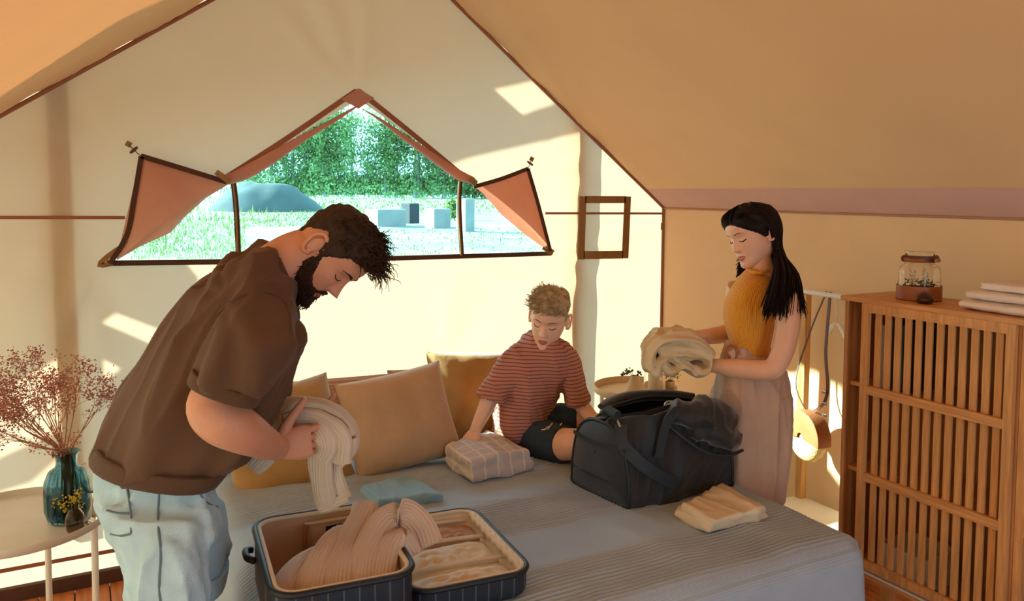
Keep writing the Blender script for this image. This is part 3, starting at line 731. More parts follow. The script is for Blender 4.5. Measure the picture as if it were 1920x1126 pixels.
def rib_strip(pts, side, hw, ribs, bulge, amp=.0016, nv=61, k=9, th=.010):
    P = cr(np.asarray(pts, float), k); T = np.gradient(P, axis=0); side = np.asarray(side, float); rings = []
    HWs = cr(np.c_[np.asarray(hw, float)], k)[:, 0] if hasattr(hw, '__len__') else np.full(len(P), hw)
    for i in range(len(P)):
        t = T[i]/np.linalg.norm(T[i]); s_ = side-t*(side@t); s_ /= np.linalg.norm(s_); n = np.cross(s_, t)
        if n[2]-.6*(n@FW) < 0: n = -n
        e = i/(len(P)-1); wob = .005*math.sin(e*9+hw0(pts)*50)
        top_ = []
        for v in np.linspace(-1, 1, nv):
            b = bulge*(1-v*v)**.6; r_ = amp*math.cos(v*ribs*math.pi+.0)*(1 if abs(v) < .97 else .2)
            top_.append(P[i]+s_*v*HWs[i]+n*(b+r_+wob*(1-v*v)))
        bot = [P[i]+s_*v*HWs[i]*.92-n*th for v in np.linspace(1, -1, 9)]
        rings.append(np.array(top_+bot))
    return loft(rings)
def hw0(p): return float(np.sum(p[0]))
# knit sweater lying in the case
zc = SC0+.16
def lump(pts, r, flat=.6, k=5): return tube(pts, r, 14, k, flat=flat)
L = lambda x, y, z: la(x, y, SC0+z)
sw = join(lump([L(-.10, -.14, .06), L(-.10, -.06, .08), L(-.03, .03, .10), L(.05, .07, .10)], [.05, .07, .07, .05], .9),
          lump([L(-.05, -.15, .08), L(.0, -.08, .12), L(.06, .02, .15), L(.11, .08, .17)], [.04, .055, .055, .035], .9),
          lump([L(.05, -.16, .09), L(.08, -.08, .14), L(.13, .0, .18), L(.19, .01, .185), L(.225, -.05, .15)], [.04, .05, .045, .04, .03], .8),
          lump([L(.09, -.16, .09), L(.12, -.11, .13), L(.15, -.06, .15)], [.035, .04, .04], .8),
          lump([L(.02, -.05, .13), L(.09, .03, .18), L(.12, .09, .2)], [.02, .028, .034], 1),
          lump([L(-.11, -.16, .05), L(.0, -.165, .06), L(.10, -.16, .06)], [.03, .035, .03], 1))
me = remesh(sw, .007, 3); V_, N_ = mesh_np(me); me.vertices.foreach_set('co', (V_-N_*.016).ravel()); me.update()
S_ = (.85, -.5, .05)
strips = [rib_strip([L(-.12, -.175, .04), L(-.115, -.10, .09), L(-.06, -.01, .115), L(.0, .05, .11), L(.03, .09, .07)], S_, .046, 11, .026),
          rib_strip([L(-.08, -.18, .05), L(-.055, -.10, .12), L(.0, .0, .145), L(.05, .07, .15), L(.07, .11, .11)], S_, .044, 10, .028),
          rib_strip([L(-.02, -.18, .06), L(.0, -.10, .135), L(.05, .0, .165), L(.095, .06, .19), L(.115, .10, .205)], S_, [.044, .042, .036, .034, .036], 10, .026),
          rib_strip([L(.04, -.18, .07), L(.055, -.11, .14), L(.10, -.03, .175), L(.15, .01, .20), L(.195, .0, .205), L(.225, -.035, .175), L(.235, -.06, .14)], S_, [.04, .04, .04, .04, .042, .044, .044], 10, .022),
          rib_strip([L(.09, -.175, .08), L(.10, -.13, .13), L(.13, -.08, .165), L(.165, -.06, .17), L(.185, -.08, .13)], S_, .034, 8, .024),
          rib_strip([L(.115, -.165, .08), L(.12, -.13, .11), L(.125, -.10, .125)], S_, .026, 6, .018),
          rib_strip([L(-.12, -.165, .07), L(-.05, -.17, .09), L(.03, -.17, .10), L(.10, -.165, .10)], (0, .8, .5), .024, 7, .014)]
me = mkmesh('knit_sweater', join(mesh_vf(me), *strips), weld=False)
displace(me, fold_fn(.006, 12, (.45, .8, .3), .3, 6))
kn = obj('knit_sweater', me, knit_p); tag(kn, 'pinkish ribbed knit sweater heaped in the open suitcase', 'sweater')
# ------------------------------------------------------------------ duffel bag
duf = thing('duffel_bag', 'black nylon duffel bag standing open on the bed', 'bag', (1.80, 2.27, BZ))
dO = np.array([1.578, 2.265, BZ+.006]); dL = np.array([.455, -.005, 0]); dW = np.array([-.03, .30, 0]); dN = dL/np.linalg.norm(dL); dM = dW/np.linalg.norm(dW)
DH = .288
def dsec(t, open_):
    """cross-section at t along the bag, from lip round the bottom to lip; local (w,z)"""
    k = 1-.10*(2*t-1)**2
    prof = [(-.05, 1.0), (-.16, .985), (-.30, .90), (-.41, .72), (-.485, .40), (-.50, .10), (-.46, .01), (0, 0), (.46, .01), (.50, .10), (.485, .40), (.42, .72), (.31, .90), (.16, .985), (.05, 1.0)]
    if open_:
        prof[0] = (-.36, 1.04); prof[1] = (-.40, 1.0); prof[2] = (-.43, .90); prof[3] = (-.46, .72); prof[-1] = (.30, 1.0); prof[-2] = (.38, .97); prof[-3] = (.44, .90); prof[-4] = (.46, .72)
    P = cr(np.array(prof), 3)
    return [dO+dL*t+dW*a*(1.0)+np.array([0, 0, z*DH*k]) for a, z in P]
rings = []
for t in np.linspace(0, 1, 25):
    o_ = min(1, max(0, (min(t, 1-t)-.10)/.14)); A = np.array(dsec(t, False)); B = np.array(dsec(t, True)); R = A*(1-o_)+B*o_
    bul = .018*math.sin(math.pi*t)
    c = R.mean(0); 
    for i in range(len(R)):
        R[i] = R[i]+(R[i]-c)*(.05*math.sin(math.pi*t)+.035*nz(t*4, i*.3, 2)); R[i][2] = max(R[i][2], BZ+.004)
    rings.append(R)
V, Fc = loft(rings, closed=False)
me = mkmesh('body', (V, Fc)); bm = bmesh.new(); bm.from_mesh(me); bmesh.ops.subdivide_edges(bm, edges=bm.edges, cuts=2, use_grid_fill=True); [setattr(f, 'smooth', True) for f in bm.faces]; bm.to_mesh(me); bm.free(); displace(me, fold_fn(.010, 6, (.3, .3, 1), .4, 3, True))
obj('body', me, black, duf)
inn = []
for R in rings[2:-2]:
    c = R.mean(0); inn.append(c+(R-c)*np.array([.80, .80, .97])+np.array([0, 0, .010]))
obj('lining', loft(inn, closed=False), blackin, duf)
for t, nm in ((0, 'end_panel'), (1, 'end_panel')):
    S_ = np.array(dsec(t, False)); c = S_.mean(0)+np.array([0, 0, .02]); sg = -1 if t == 0 else 1; rr = []
    for s_ in (1, .93, .75, .5, .25, .02): rr.append([c+(p-c)*s_+dN*sg*.022*(1-s_**3) for p in S_])
    e = obj(nm, loft(rr, cap=False), black, duf)
    R = np.array(list(S_)+[S_[0]]); obj('end_piping', tube(R, .006, 8, 1, cap=False), piping, e)
    if t == 0:
        def on(a, z, lift=.0): return dO+dW*a+np.array([0, 0, z*DH])-dN*(.024+lift)
        obj('pocket_hem', ribbon([on(-.45, .66, -.017), on(-.2, .65, -.004), on(0, .645, .001), on(.2, .65, -.004), on(.45, .66, -.017)], .014, dN*-1, .004), blackweb, e)
        obj('base_seam', ribbon([on(-.46, .24, -.017), on(-.2, .236, -.005), on(0, .235, .0), on(.2, .236, -.005), on(.46, .24, -.017)], .006, dN*-1, .004), blackweb, e)
# rolled open top flaps: a U-shaped lid folded out over the near side, and the raised far lip
def Dp(t, a, z): return dO+dL*t+dW*a+np.array([0, 0, z*DH])
fl = join(tube([Dp(.42, -.30, .98), Dp(.62, -.44, .98), Dp(.85, -.46, .92), Dp(1.02, -.40, .82)], [.03, .07, .078, .05], 16, 6, flat=.75),
          tube([Dp(.55, -.52, .80), Dp(.78, -.58, .72), Dp(1.0, -.52, .64)], [.03, .055, .04], 14, 6, flat=.8))
me = remesh(fl, .008, 5); displace(me, fold_fn(.018, 7, dL*.6+dW, .4, 3, True)); obj('front_flap', me, black, duf)
obj('flap_zip', tube([Dp(.36, -.34, .96), Dp(.44, -.55, .78), Dp(.60, -.66, .58), Dp(.80, -.70, .50), Dp(1.0, -.64, .50)], .006, 8, 5), blackweb, duf)
bl = tube([Dp(.12, .22, 1.0), Dp(.3, .34, 1.0), Dp(.55, .38, 1.03), Dp(.8, .30, 1.01), Dp(.97, .08, 1.0)], [.014, .027, .032, .030, .02], 14, 6, flat=.7)
me = mkmesh('back_lip', bl); displace(me, fold_fn(.008, 10, dL, .4, 8)); obj('back_lip', me, black, duf)
obj('lip_zip', tube([Dp(.12, .10, 1.02), Dp(.3, .20, 1.02), Dp(.55, .22, 1.05), Dp(.8, .14, 1.03), Dp(.95, -.05, 1.0)], .005, 8, 5), blackweb, duf)
# straps and hardware
st = obj('shoulder_strap', ribbon(cr([Dp(.03, -.30, .93), Dp(-.01, -.40, .74), Dp(.06, -.56, .55), Dp(.22, -.62, .36), Dp(.42, -.60, .2)], 6), .042, (-.6, -.8, .1), .004), blackweb, duf)
obj('snap_hook', tube([Dp(.05, -.18, 1.0), Dp(.03, -.25, .95), Dp(.02, -.31, .90)], [.005, .004, .006], 8, 3), chrome, st)
obj('strap_anchor', tube([Dp(.03, -.24, 1.02), Dp(.03, -.06, 1.05)], .017, 12, 1), blackweb, duf)
hn = obj('carry_handle', ribbon(cr([Dp(.25, -.52, .55), Dp(.34, -.50, .95), Dp(.5, -.46, 1.06), Dp(.62, -.50, .95), Dp(.68, -.54, .55)], 6), .034, (0, -1, .3), .005), blackweb, duf)
c = at(1256, 762, 2.88); R = [c+.020*(RT*math.cos(a)+UP*math.sin(a)) for a in np.linspace(.6, 5.2, 16)]
obj('carabiner', tube(R+[R[0]], .0035, 8, 1), chrome, duf)
obj('carabiner_gate', tube([c-RT*.012+UP*.002, c+RT*.022+UP*-.004], .004, 8, 1), chrome, duf)
# ------------------------------------------------------------------ bamboo cabinet
CX0, CX1, CY0, CY1, CZ0, CZ1 = 2.575, 2.86, .78, 2.085, .20, 1.252
cab = thing('cabinet', 'bamboo cabinet with slatted sliding doors standing by the right tent wall', 'cabinet', ((CX0+CX1)/2, (CY0+CY1)/2, 0))
cb = lambda name, c, s, m=bamboo_d, bev=.002, par=cab: obj(name, box(c, s), m, par, smooth=False, bevel=bev)
cb('top_panel', ((CX0+CX1)/2-.004, (CY0+CY1)/2, CZ1-.009), (CX1-CX0+.016, CY1-CY0+.012, .018), bamboo_h)
cb('bottom_panel', ((CX0+CX1)/2, (CY0+CY1)/2, CZ0+.009), (CX1-CX0, CY1-CY0, .018), bamboo_h)
for y in (CY0+.008, CY1-.008, 1.435): cb('side_panel', ((CX0+CX1)/2+.004, y, (CZ0+CZ1)/2), (CX1-CX0-.008, .016, CZ1-CZ0-.036), bamboo_d)
cb('back_panel', (CX1-.004, (CY0+CY1)/2, (CZ0+CZ1)/2), (.008, CY1-CY0-.03, CZ1-CZ0-.036), bamboo_d)
for z in (.915, .585): cb('shelf', ((CX0+CX1)/2+.012, (CY0+CY1)/2, z), (CX1-CX0-.035, CY1-CY0-.036, .016), bamboo_h)
for y in (CY0+.06, CY1-.06, (CY0+CY1)/2):
    for x in (CX0+.05, CX1-.05): cb('leg', (x, y, CZ0/2), (.04, .04, CZ0), bamboo)
cb('track', (CX0+.006, (CY0+CY1)/2, CZ0+.022), (.022, CY1-CY0-.03, .008), whitem)
def door(y0, y1, x):
    def rq(h0, z0, z1): return [(y0+h0, z0), (y1-h0, z0), (y1-h0, z1), (y0+h0, z1)]
    V = [(xx, y, z) for h0, z0, z1 in ((0, .2395, 1.2345), (.028, .271, 1.202)) for xx in (x-.009, x+.009) for y, z in rq(h0, z0, z1)]
    Fd = [f for i in range(4) for j in [(i+1) % 4] for f in ((i, j, 8+j, 8+i), (4+i, 12+i, 12+j, 4+j), (i, 4+i, 4+j, j), (8+i, 8+j, 12+j, 12+i))]
    d = obj('door', (V, Fd), bamboo, cab, smooth=False)
    for z in (.913, .585): obj('door_rail', box((x-.001, (y0+y1)/2, z), (.018, y1-y0-.056, .032)), bamboo_h, d, smooth=False, bevel=.0015)
    n = 12; st_ = (y1-y0-.056)/(n+.45); sm = mkmesh('slat', box((0, 0, 0), (.009, st_*.60, .93)), False, True, .001); sm.materials.append(bamboo)
    for i in range(n):
        o = bpy.data.objects.new('slat', sm); COL.objects.link(o); o.parent = d; o.matrix_parent_inverse = d.matrix_basis.inverted()
        o.location = (x+.0135, y0+.028+st_*(i+.72), .737)
    return d
door(1.435, 1.992, CX0-.006); door(.85, 1.425, CX0+.016)
bks = [(1.968, .023, .245, (196, 96, 50), 'orange'), (1.938, .020, .23, (206, 198, 186), 'pale grey'), (1.905, .026, .255, (44, 44, 50), 'black'), (1.874, .020, .235, (150, 190, 210), 'pale blue'), (1.842, .026, .25, (60, 66, 76), 'dark grey')]
for y, t, h, c, nm in bks:
    bm_ = mat('book_'+nm.replace(' ', '_'), c, .6, .06)
    b = thing('book', '%s book standing on the upper cabinet shelf behind the slats' % nm, 'book', (2.70, y, .9235), 'books in the cabinet')
    obj('cover', join(box((2.70, y-t/2+.001, .924+h/2), (.17, .002, h)), box((2.70, y+t/2-.001, .924+h/2), (.17, .002, h)), box((2.616, y, .924+h/2), (.002, t, h))), bm_, b, smooth=False)
    obj('pages', box((2.70, y, .924+h/2), (.162, t-.005, h-.008)), whitep, b, smooth=False)
bx = obj('storage_box', loft([[np.array([2.71+x, 1.83+y, z]) for x, y in rrect(.2*k, .2*k, .02, 4)] for z, k in ((.22, .9), (.225, .94), (.33, 1), (.345, .98), (.345, .9), (.24, .86))]), whitep); tag(bx, 'pale woven box on the bottom shelf behind the cabinet slats', 'box')
# things on the cabinet
ZT = CZ1
jc = onZ(1703, 553, ZT); jc = np.array([2.72, 1.875, ZT])
def up_(c, z=0): return (c[0], c[1], c[2]+z)
jar = thing('glass_jar', 'wide clear glass jar with tan leather bands on the cabinet', 'jar', jc)
jr = .071
obj('glass', lathe([(.0, .004), (jr*.9, .004), (jr, .012), (jr, .105), (jr*.96, .120), (jr*.74, .130), (jr*.68, .140), (jr*.68, .170), (jr*.73, .173), (jr*.73, .179), (jr*.66, .180), (jr*.63, .172), (jr*.63, .140), (jr*.9, .118), (jr*.955, .104), (jr*.955, .014), (0, .010)], jc, 48), glass, jar)
obj('leather_base', lathe([(jr+.001, .003), (jr+.006, .003), (jr+.006, .054), (jr+.001, .054)], jc, 48), leather, jar)
nb = obj('leather_collar', lathe([(jr*.70, .140), (jr*.70+.006, .141), (jr*.70+.006, .163), (jr*.70, .164)], jc, 48), leather_d, jar)
for sg in (-1, 1):
    p = np.array(jc)+RT*sg*(jr*.7+.010)+np.array([0, 0, .152]); obj('knot', blob(p, (.011, .011, .012), 8), leather_d, nb)
    obj('handle_strap', tube([p, p-FH*.04+np.array([0, 0, -.004])-RT*sg*.012, np.array(jc)-FH*(jr+.003)+RT*sg*.02+np.array([0, 0, .150])], .007, 8, 4), leather, nb)
ptp = []
for i in range(120):
    a, r = random.uniform(0, 6.28), jr*.85*math.sqrt(random.random()); z = .045+random.random()**2*.03
    ptp.append(box((jc[0]+r*math.cos(a), jc[1]+r*math.sin(a), jc[2]+z), (.018, .004, .002), Matrix.Rotation(random.uniform(0, 3), 3, random.choice('XYZ'))))
obj('dry_leaves', join(lathe([(0, .012), (jr*.93, .014), (jr*.93, .046), (0, .05)], jc, 24), *ptp), potpourri, jar, kind='stuff')
for i in range(4):
    a = i*1.5; q = np.array(jc)+np.array([.03*math.cos(a), .03*math.sin(a), .05])
    obj('dry_sprig', join(tube([q, q+np.array([.01, .005, .035]), q+np.array([.008*math.cos(a), .012, .062])], .0015, 5, 3), *[blob(q+np.array([random.uniform(-.012, .012), random.uniform(-.012, .012), random.uniform(.02, .062)]), .0035, 5) for _ in range(8)]), linen_t, jar)
egg = thing('glass_pebble', 'brown glass egg lying in front of the jar', 'ornament', (2.632, 1.79, ZT))
obj('body', lathe([(0, .0), (.022, .002), (.030, .010), (.031, .018), (.024, .029), (.012, .036), (0, .038)], (2.632, 1.79, ZT), 32), brown_glass, egg)
obj('cap', lathe([(.002, .0375), (.006, .0365), (.006, .041), (0, .043)], (2.632, 1.79, ZT), 16), leather_d, egg)
def towel_vf(c, w, l, h, seed, rolls=2):
    """a towel folded in rolls layers: rounded fold at the viewer's left, a spiral-like edge"""
    parts = []
    for k in range(rolls):
        z = c[2]+h/rolls*(k+.5); rr = []
        for t in np.linspace(0, 1, 14):
            y = c[1]+w/2-w*t; tt = h/rolls*.5*(1-.1*k)
            rr.append([np.array([c[0]+sgnp(math.cos(a), .5)*l/2*(1-.03*math.cos(t*3)), y, z+sgnp(math.sin(a), .75)*tt+.002*nz(y*20, a, seed)]) for a in TH])
        V, F = loft(rr); parts.append((V, F))
    me = remesh(join(*parts), .005, 3); displace(me, fold_fn(.003, 25, (0, 1, 0), .4, seed)); return me
for i, (z, h, w, cy, rl, lab) in enumerate(((ZT+.001, .036, .40, 1.45, 1, 'thick cream towel at the bottom of the towel pile on the cabinet'), (ZT+.038, .034, .385, 1.44, 1, 'cream towel folded in the middle of the towel pile'), (ZT+.073, .028, .33, 1.42, 2, 'thin pale towel folded on top of the towel pile'))):
    o = obj('folded_towel', towel_vf((2.715, cy, z), w, .235-.012*i, h, i*3+1, rl), towel); tag(o, lab, 'towel', 'towels on the cabinet')
# ------------------------------------------------------------------ garment rack, bag and hangers behind the cabinet
RX, RY = 2.925, 2.575
rk = thing('garment_rack', 'slim wooden garment rack with a white rail beside the cabinet', 'rack', (RX, RY, 0))
obj('post', box((RX, RY, .62), (.036, .036, 1.12)), oak, rk, smooth=False, bevel=.002)
obj('post', box((RX, 1.25, .62), (.036, .036, 1.12)), oak, rk, smooth=False, bevel=.002)
for y in (RY, 1.25): obj('foot', box((RX-.06, y, .03), (.20, .04, .06)), oak, rk, smooth=False, bevel=.003)
obj('rail', tube([(RX, RY+.03, 1.192), (RX, 1.22, 1.192)], .0125, 14, 1), whitem, rk)
obj('shelf', box((RX-.10, 2.35, .225), (.24, .50, .018)), whitep, rk, smooth=False, bevel=.002)
obj('lower_shelf', box((RX-.12, 2.35, .135), (.28, .50, .018)), whitep, rk, smooth=False, bevel=.002)
for i, (y, a) in enumerate(((2.40, .5), (2.33, .7), (2.27, .35))):
    h = thing('clothes_hanger', 'white clothes hanger on the rail, %s' % ('farthest from the cabinet', 'between two others', 'nearest the cabinet')[i], 'hanger', (RX, y, 1.19), 'hangers on the rack rail')
    c = np.array([RX, y, 1.17]); dx = np.array([math.cos(a+1.2)*.4, math.sin(a+1.2)*1.0, 0])*.17
    obj('hook', tube([c+(0, 0, -.10), c+(0, 0, -.02), c+dx*.08+(0, 0, .02), c+(0, 0, .037), c-dx*.08+(0, 0, .025)], .0025, 6, 4), whitem, h)
    dx = np.array([-.055, -.10, 0]) if i else np.array([-.05, -.12, 0])
    obj('shoulder_bar', tube([c+dx*1.1+(0, 0, -.21), c+dx*.9+(0, 0, -.175), c+dx*.3+(0, 0, -.115), c+(0, 0, -.10), c-dx*.3+(0, 0, -.115), c-dx*.5+(0, 0, -.15)], [.010, .012, .010, .008, .010, .010], 10, 4), whitem, h)
hb = thing('shoulder_bag', 'round tan leather and straw bag hanging on the garment rack', 'bag', (2.86, 2.42, .45))
bc = np.array([2.84, 2.47, .56])
Mx = np.column_stack([np.array([.2, .98, 0]), np.array([0, 0, 1.]), np.array([.98, -.2, 0])])
obj('straw_body', lathe([(0, -.03), (.075, -.032), (.10, -.025), (.112, 0), (.10, .025), (.075, .032), (0, .03)], bc, 40, M=Mx), straw, hb)
fl_ = []
for a in np.linspace(math.radians(-8), math.radians(188), 24):
    fl_.append([bc+Mx @ np.array([r*math.cos(a), r*math.sin(a), zz]) for r, zz in ((.02, -.040), (.09, -.040), (.117, -.034), (.121, 0), (.117, .034), (.09, .040), (.02, .040))])
obj('leather_flap', loft(fl_, closed=False), leather, hb)
obj('strap', ribbon(cr([bc+Mx @ np.array([.11, .04, 0]), bc+np.array([.0, -.09, .18]), bc+np.array([.03, -.06, .40]), np.array([RX, 2.44, 1.207])], 6), .014, (-1, 0, 0), .004), leather_d, hb)
obj('strap', ribbon(cr([bc+Mx @ np.array([-.11, .04, 0])*.9, bc+np.array([.01, .08, .2]), bc+np.array([.05, .06, .42]), np.array([RX, 2.46, 1.207])], 6), .006, (-1, 0, 0), .004), leather_d, hb)
for k in range(3): obj('buckle', box(bc+np.array([-.003, -.095+.004*k, .12+.05*k]), (.008, .022, .012)), chrome, hb, smooth=False, bevel=.002)
# ------------------------------------------------------------------ round side table at the left
TZ = .50; tc_ = np.array([-.205, 3.14, 0]); tr = .285
st1 = thing('side_table', 'round beige metal tray table at the left of the bed', 'table', (tc_[0], tc_[1], 0))
obj('tray', lathe([(0, TZ-.006), (tr-.01, TZ-.006), (tr, TZ), (tr+.003, TZ+.022), (tr+.001, TZ+.026), (tr-.003, TZ+.024), (tr-.006, TZ+.004), (tr-.014, TZ), (0, TZ)], (tc_[0], tc_[1], 0), 72), traym, st1)
for i, a in enumerate((math.radians(-28), math.radians(-108), math.radians(152), math.radians(72))):
    d = np.array([math.cos(a), math.sin(a), 0]); p = tc_+d*(tr-.022)
    obj('leg', tube([p+(0, 0, 0), p+(0, 0, TZ-.008)], .011, 12, 1), whitem, st1)
obj('brace', join(*[tube([tc_+np.array([math.cos(a), math.sin(a), 0])*(tr-.022)+(0, 0, TZ-.018), tc_+(0, 0, TZ-.018)], .008, 8, 1) for a in (math.radians(-28), math.radians(-108), math.radians(152), math.radians(72))]), whitem, st1)
vc = onZ(127, 975, TZ+.001); vr = .069
def rib(a, z): return .035*math.cos(a*14)*min(1, max(0, (z-.01)/.04))*min(1, max(0, (.2-z)/.05))
va = thing('glass_vase', 'ribbed teal glass vase on the tray table', 'vase', vc)
obj('glass', lathe([(0, .006), (.045, .003), (.06, .008), (vr, .04), (vr, .10), (vr*.97, .14), (vr*.80, .175), (vr*.50, .19), (vr*.46, .205), (vr*.50, .228), (vr*.64, .240), (vr*.60, .241), (vr*.46, .228), (vr*.42, .205), (vr*.46, .186), (vr*.75, .170), (vr*.92, .135), (vr*.95, .10), (vr*.95, .04), (.055, .014), (0, .012)], vc, 84, rib=rib), teal_glass, va)
obj('water', lathe([(0, .015), (.052, .017), (vr*.90, .045), (vr*.90, .085), (0, .086)], vc, 48), teal_glass, va)
# dried bouquet
bq = thing('dried_bouquet', 'spray of dried reddish flowers in the teal vase', 'flowers', vc)
stems, bl_ = [], []
mouth = vc+np.array([0, 0, .215])
def sprig(p, d, ln, depth, r):
    q = p+d*ln*.5+np.array([rng.normal(0, .004), rng.normal(0, .004), .004]); e = p+d*ln+np.array([rng.normal(0, .008), rng.normal(0, .008), 0])
    stems.append(tube([p, q, e], [r, r*.8, r*.55], 4, 2, cap=False))
    if depth == 0:
        for _ in range(5):
            c = e+rng.normal(0, .010, 3); s = rng.uniform(.0022, .0042); u = rng.normal(0, 1, 3); u /= np.linalg.norm(u); v = np.cross(u, rng.normal(0, 1, 3)); v /= np.linalg.norm(v)
            bl_.append(([tuple(c+u*s*1.6), tuple(c+v*s), tuple(c-u*s), tuple(c-v*s), tuple(c+np.cross(u, v)*s)], [(0, 1, 4), (1, 2, 4), (2, 3, 4), (3, 0, 4), (0, 1, 2, 3)]))
        return
    for k in range(3 if depth > 1 else 3):
        nd = d+rng.normal(0, .38, 3); nd[2] += .05; nd /= np.linalg.norm(nd)
        sprig(e if k else q, nd, ln*rng.uniform(.5, .72), depth-1, r*.62)
for i in range(26):
    a = rng.uniform(-1.0, 1.0); dpt = rng.normal(0, .35)
    lean = -.55 + 1.15*rng.uniform(-1, 1)
    d = RT*lean+FH*dpt+np.array([0, 0, .62+.35*rng.rand()*(1-abs(lean)*.4)]); d /= np.linalg.norm(d)
    base = vc+np.array([rng.uniform(-.03, .03), rng.uniform(-.03, .03), .02]); m_ = mouth+np.array([rng.uniform(-.018, .018), rng.uniform(-.018, .018), 0])
    L1 = rng.uniform(.10, .19)*(1.1 if lean < 0 else .85)
    stems.append(tube([base, m_, m_+d*L1*.5+np.array([0, 0, .01]), m_+d*L1], [.0022, .0022, .0018, .0016], 5, 3))
    sprig(m_+d*L1, d, rng.uniform(.07, .11), 3, .0014); sprig(m_+d*L1*.8, (d+rng.normal(0, .25, 3)), rng.uniform(.06, .09), 2, .0012)
obj('stems', join(*stems), dried, bq, weld=False, kind='stuff'); obj('blossoms', join(*bl_), dried_b, bq, smooth=False, weld=False, kind='stuff')
sc_ = onZ(141, 998, TZ+.001)
sv = thing('bud_vase', 'small brown smoked glass bud vase in front of the teal vase', 'vase', sc_)
obj('glass', lathe([(0, .004), (.018, .002), (.026, .01), (.0305, .035), (.027, .062), (.018, .078), (.012, .084), (.010, .082), (.016, .074), (.025, .058), (.028, .035), (.024, .012), (0, .008)], sc_, 40), smoke_glass, sv)
def small_sprig(par, base, tips, mstem, mflo, n, sz, sp):
    P = [tube([base, (base+t)/2+np.array([0, 0, .008]), t], [.0014, .0012, .0008], 5, 3) for t in tips]; obj('stem', join(*P), mstem, par)
    B = []
    for t in tips:
        for _ in range(n): B.append(blob(t+rng.normal(0, sp, 3), sz*rng.uniform(.6, 1.2), 4))
    obj('flowers', join(*B), mflo, par, kind='stuff')
yb = thing('yellow_sprig', 'sprig of small yellow flowers in the brown bud vase', 'flowers', sc_)
b0 = sc_+np.array([0, 0, .04])
small_sprig(yb, b0, [b0+RT*x+np.array([0, 0, z]) for x, z in ((.012, .09), (-.018, .075), (-.06, .06), (.02, .065), (0, .075), (-.035, .05))], green_m, yellow_f, 16, .0034, .009)
wg = onZ(176, 975, TZ+.001)
wgo = thing('wine_glass', 'clear stemmed glass on the tray table behind the man', 'glass', wg)
obj('bowl', lathe([(0, .10), (.02, .102), (.036, .125), (.040, .155), (.036, .195), (.034, .195), (.038, .155), (.034, .127), (.018, .106), (0, .104)], wg, 36), glass, wgo)
obj('stem', lathe([(.0, .10), (.004, .098), (.0035, .02), (.012, .006), (.034, .002), (.034, 0), (0, 0)], wg, 30), glass, wgo)
# ------------------------------------------------------------------ corner table behind the bag
TZ2 = .62; t2 = np.array([2.50, 3.28, 0])
st2 = thing('corner_table', 'small round cream table in the back right corner', 'table', t2)
obj('tray', lathe([(0, TZ2-.006), (.20, TZ2-.006), (.21, TZ2), (.213, TZ2+.03), (.210, TZ2+.034), (.205, TZ2+.03), (.20, TZ2), (0, TZ2)], t2, 56), ceramic, st2)
for a in (.6, 2.2, 3.7, 5.3):
    p = t2+np.array([math.cos(a), math.sin(a), 0])*.18; obj('leg', tube([p, p+(0, 0, TZ2-.008)], .011, 10, 1), whitem, st2)
cv = onY(1190, 757, 3.16); cv[2] = TZ2+.001
cvo = thing('bottle_vase', 'cream cone-shaped ceramic vase on the corner table', 'vase', cv)
obj('body', lathe([(0, .004), (.05, .002), (.056, .01), (.054, .035), (.032, .085), (.020, .112), (.022, .116), (.015, .116), (.017, .110), (.03, .08), (.048, .03), (0, .012)], cv, 36), ceramic, cvo)
lv = thing('leaf_sprig', 'thin green leaf sprig in the cream vase', 'sprig', cv)
bs = cv+np.array([0, 0, .10]); small_sprig(lv, bs, [bs+RT*x+np.array([0, 0, z]) for x, z in ((-.04, .035), (-.055, .03), (-.03, .045), (.02, .03))], green_m, green_m, 7, .006, .008)
hc = onY(1228, 757, 3.22); hc[2] = TZ2+.001
hu = thing('hurricane_glass', 'clear glass hurricane cylinder on the corner table', 'candle holder', hc)
obj('cylinder', lathe([(0, .004), (.055, .002), (.058, .01), (.060, .215), (.057, .215), (.055, .012), (0, .009)], hc, 44), glass, hu)
ca_ = thing('pillar_candle', 'white pillar candle inside the hurricane glass', 'candle', hc+np.array([0, 0, .010]))
obj('wax', lathe([(0, .012), (.036, .012), (.037, .125), (.034, .130), (.02, .124), (0, .123)], hc, 36), candle_m, ca_)
obj('wick', tube([hc+np.array([0, 0, .122]), hc+np.array([.001, 0, .136])], .0012, 5, 1), black, ca_)
yf = hc+RT*.075; yf[2] = TZ2+.001
yfo = thing('flower_cup', 'little cup of yellow flowers beside the hurricane glass', 'flowers', yf)
obj('cup', lathe([(0, .003), (.018, .002), (.022, .03), (.024, .06), (.021, .06), (.018, .01), (0, .008)], yf, 24), ceramic, yfo)
b0 = yf+np.array([0, 0, .05]); small_sprig(yfo, b0, [b0+RT*x+np.array([0, 0, z]) for x, z in ((-.02, .05), (.02, .055), (.0, .065), (.035, .04))], green_m, yellow_f, 14, .005, .011)
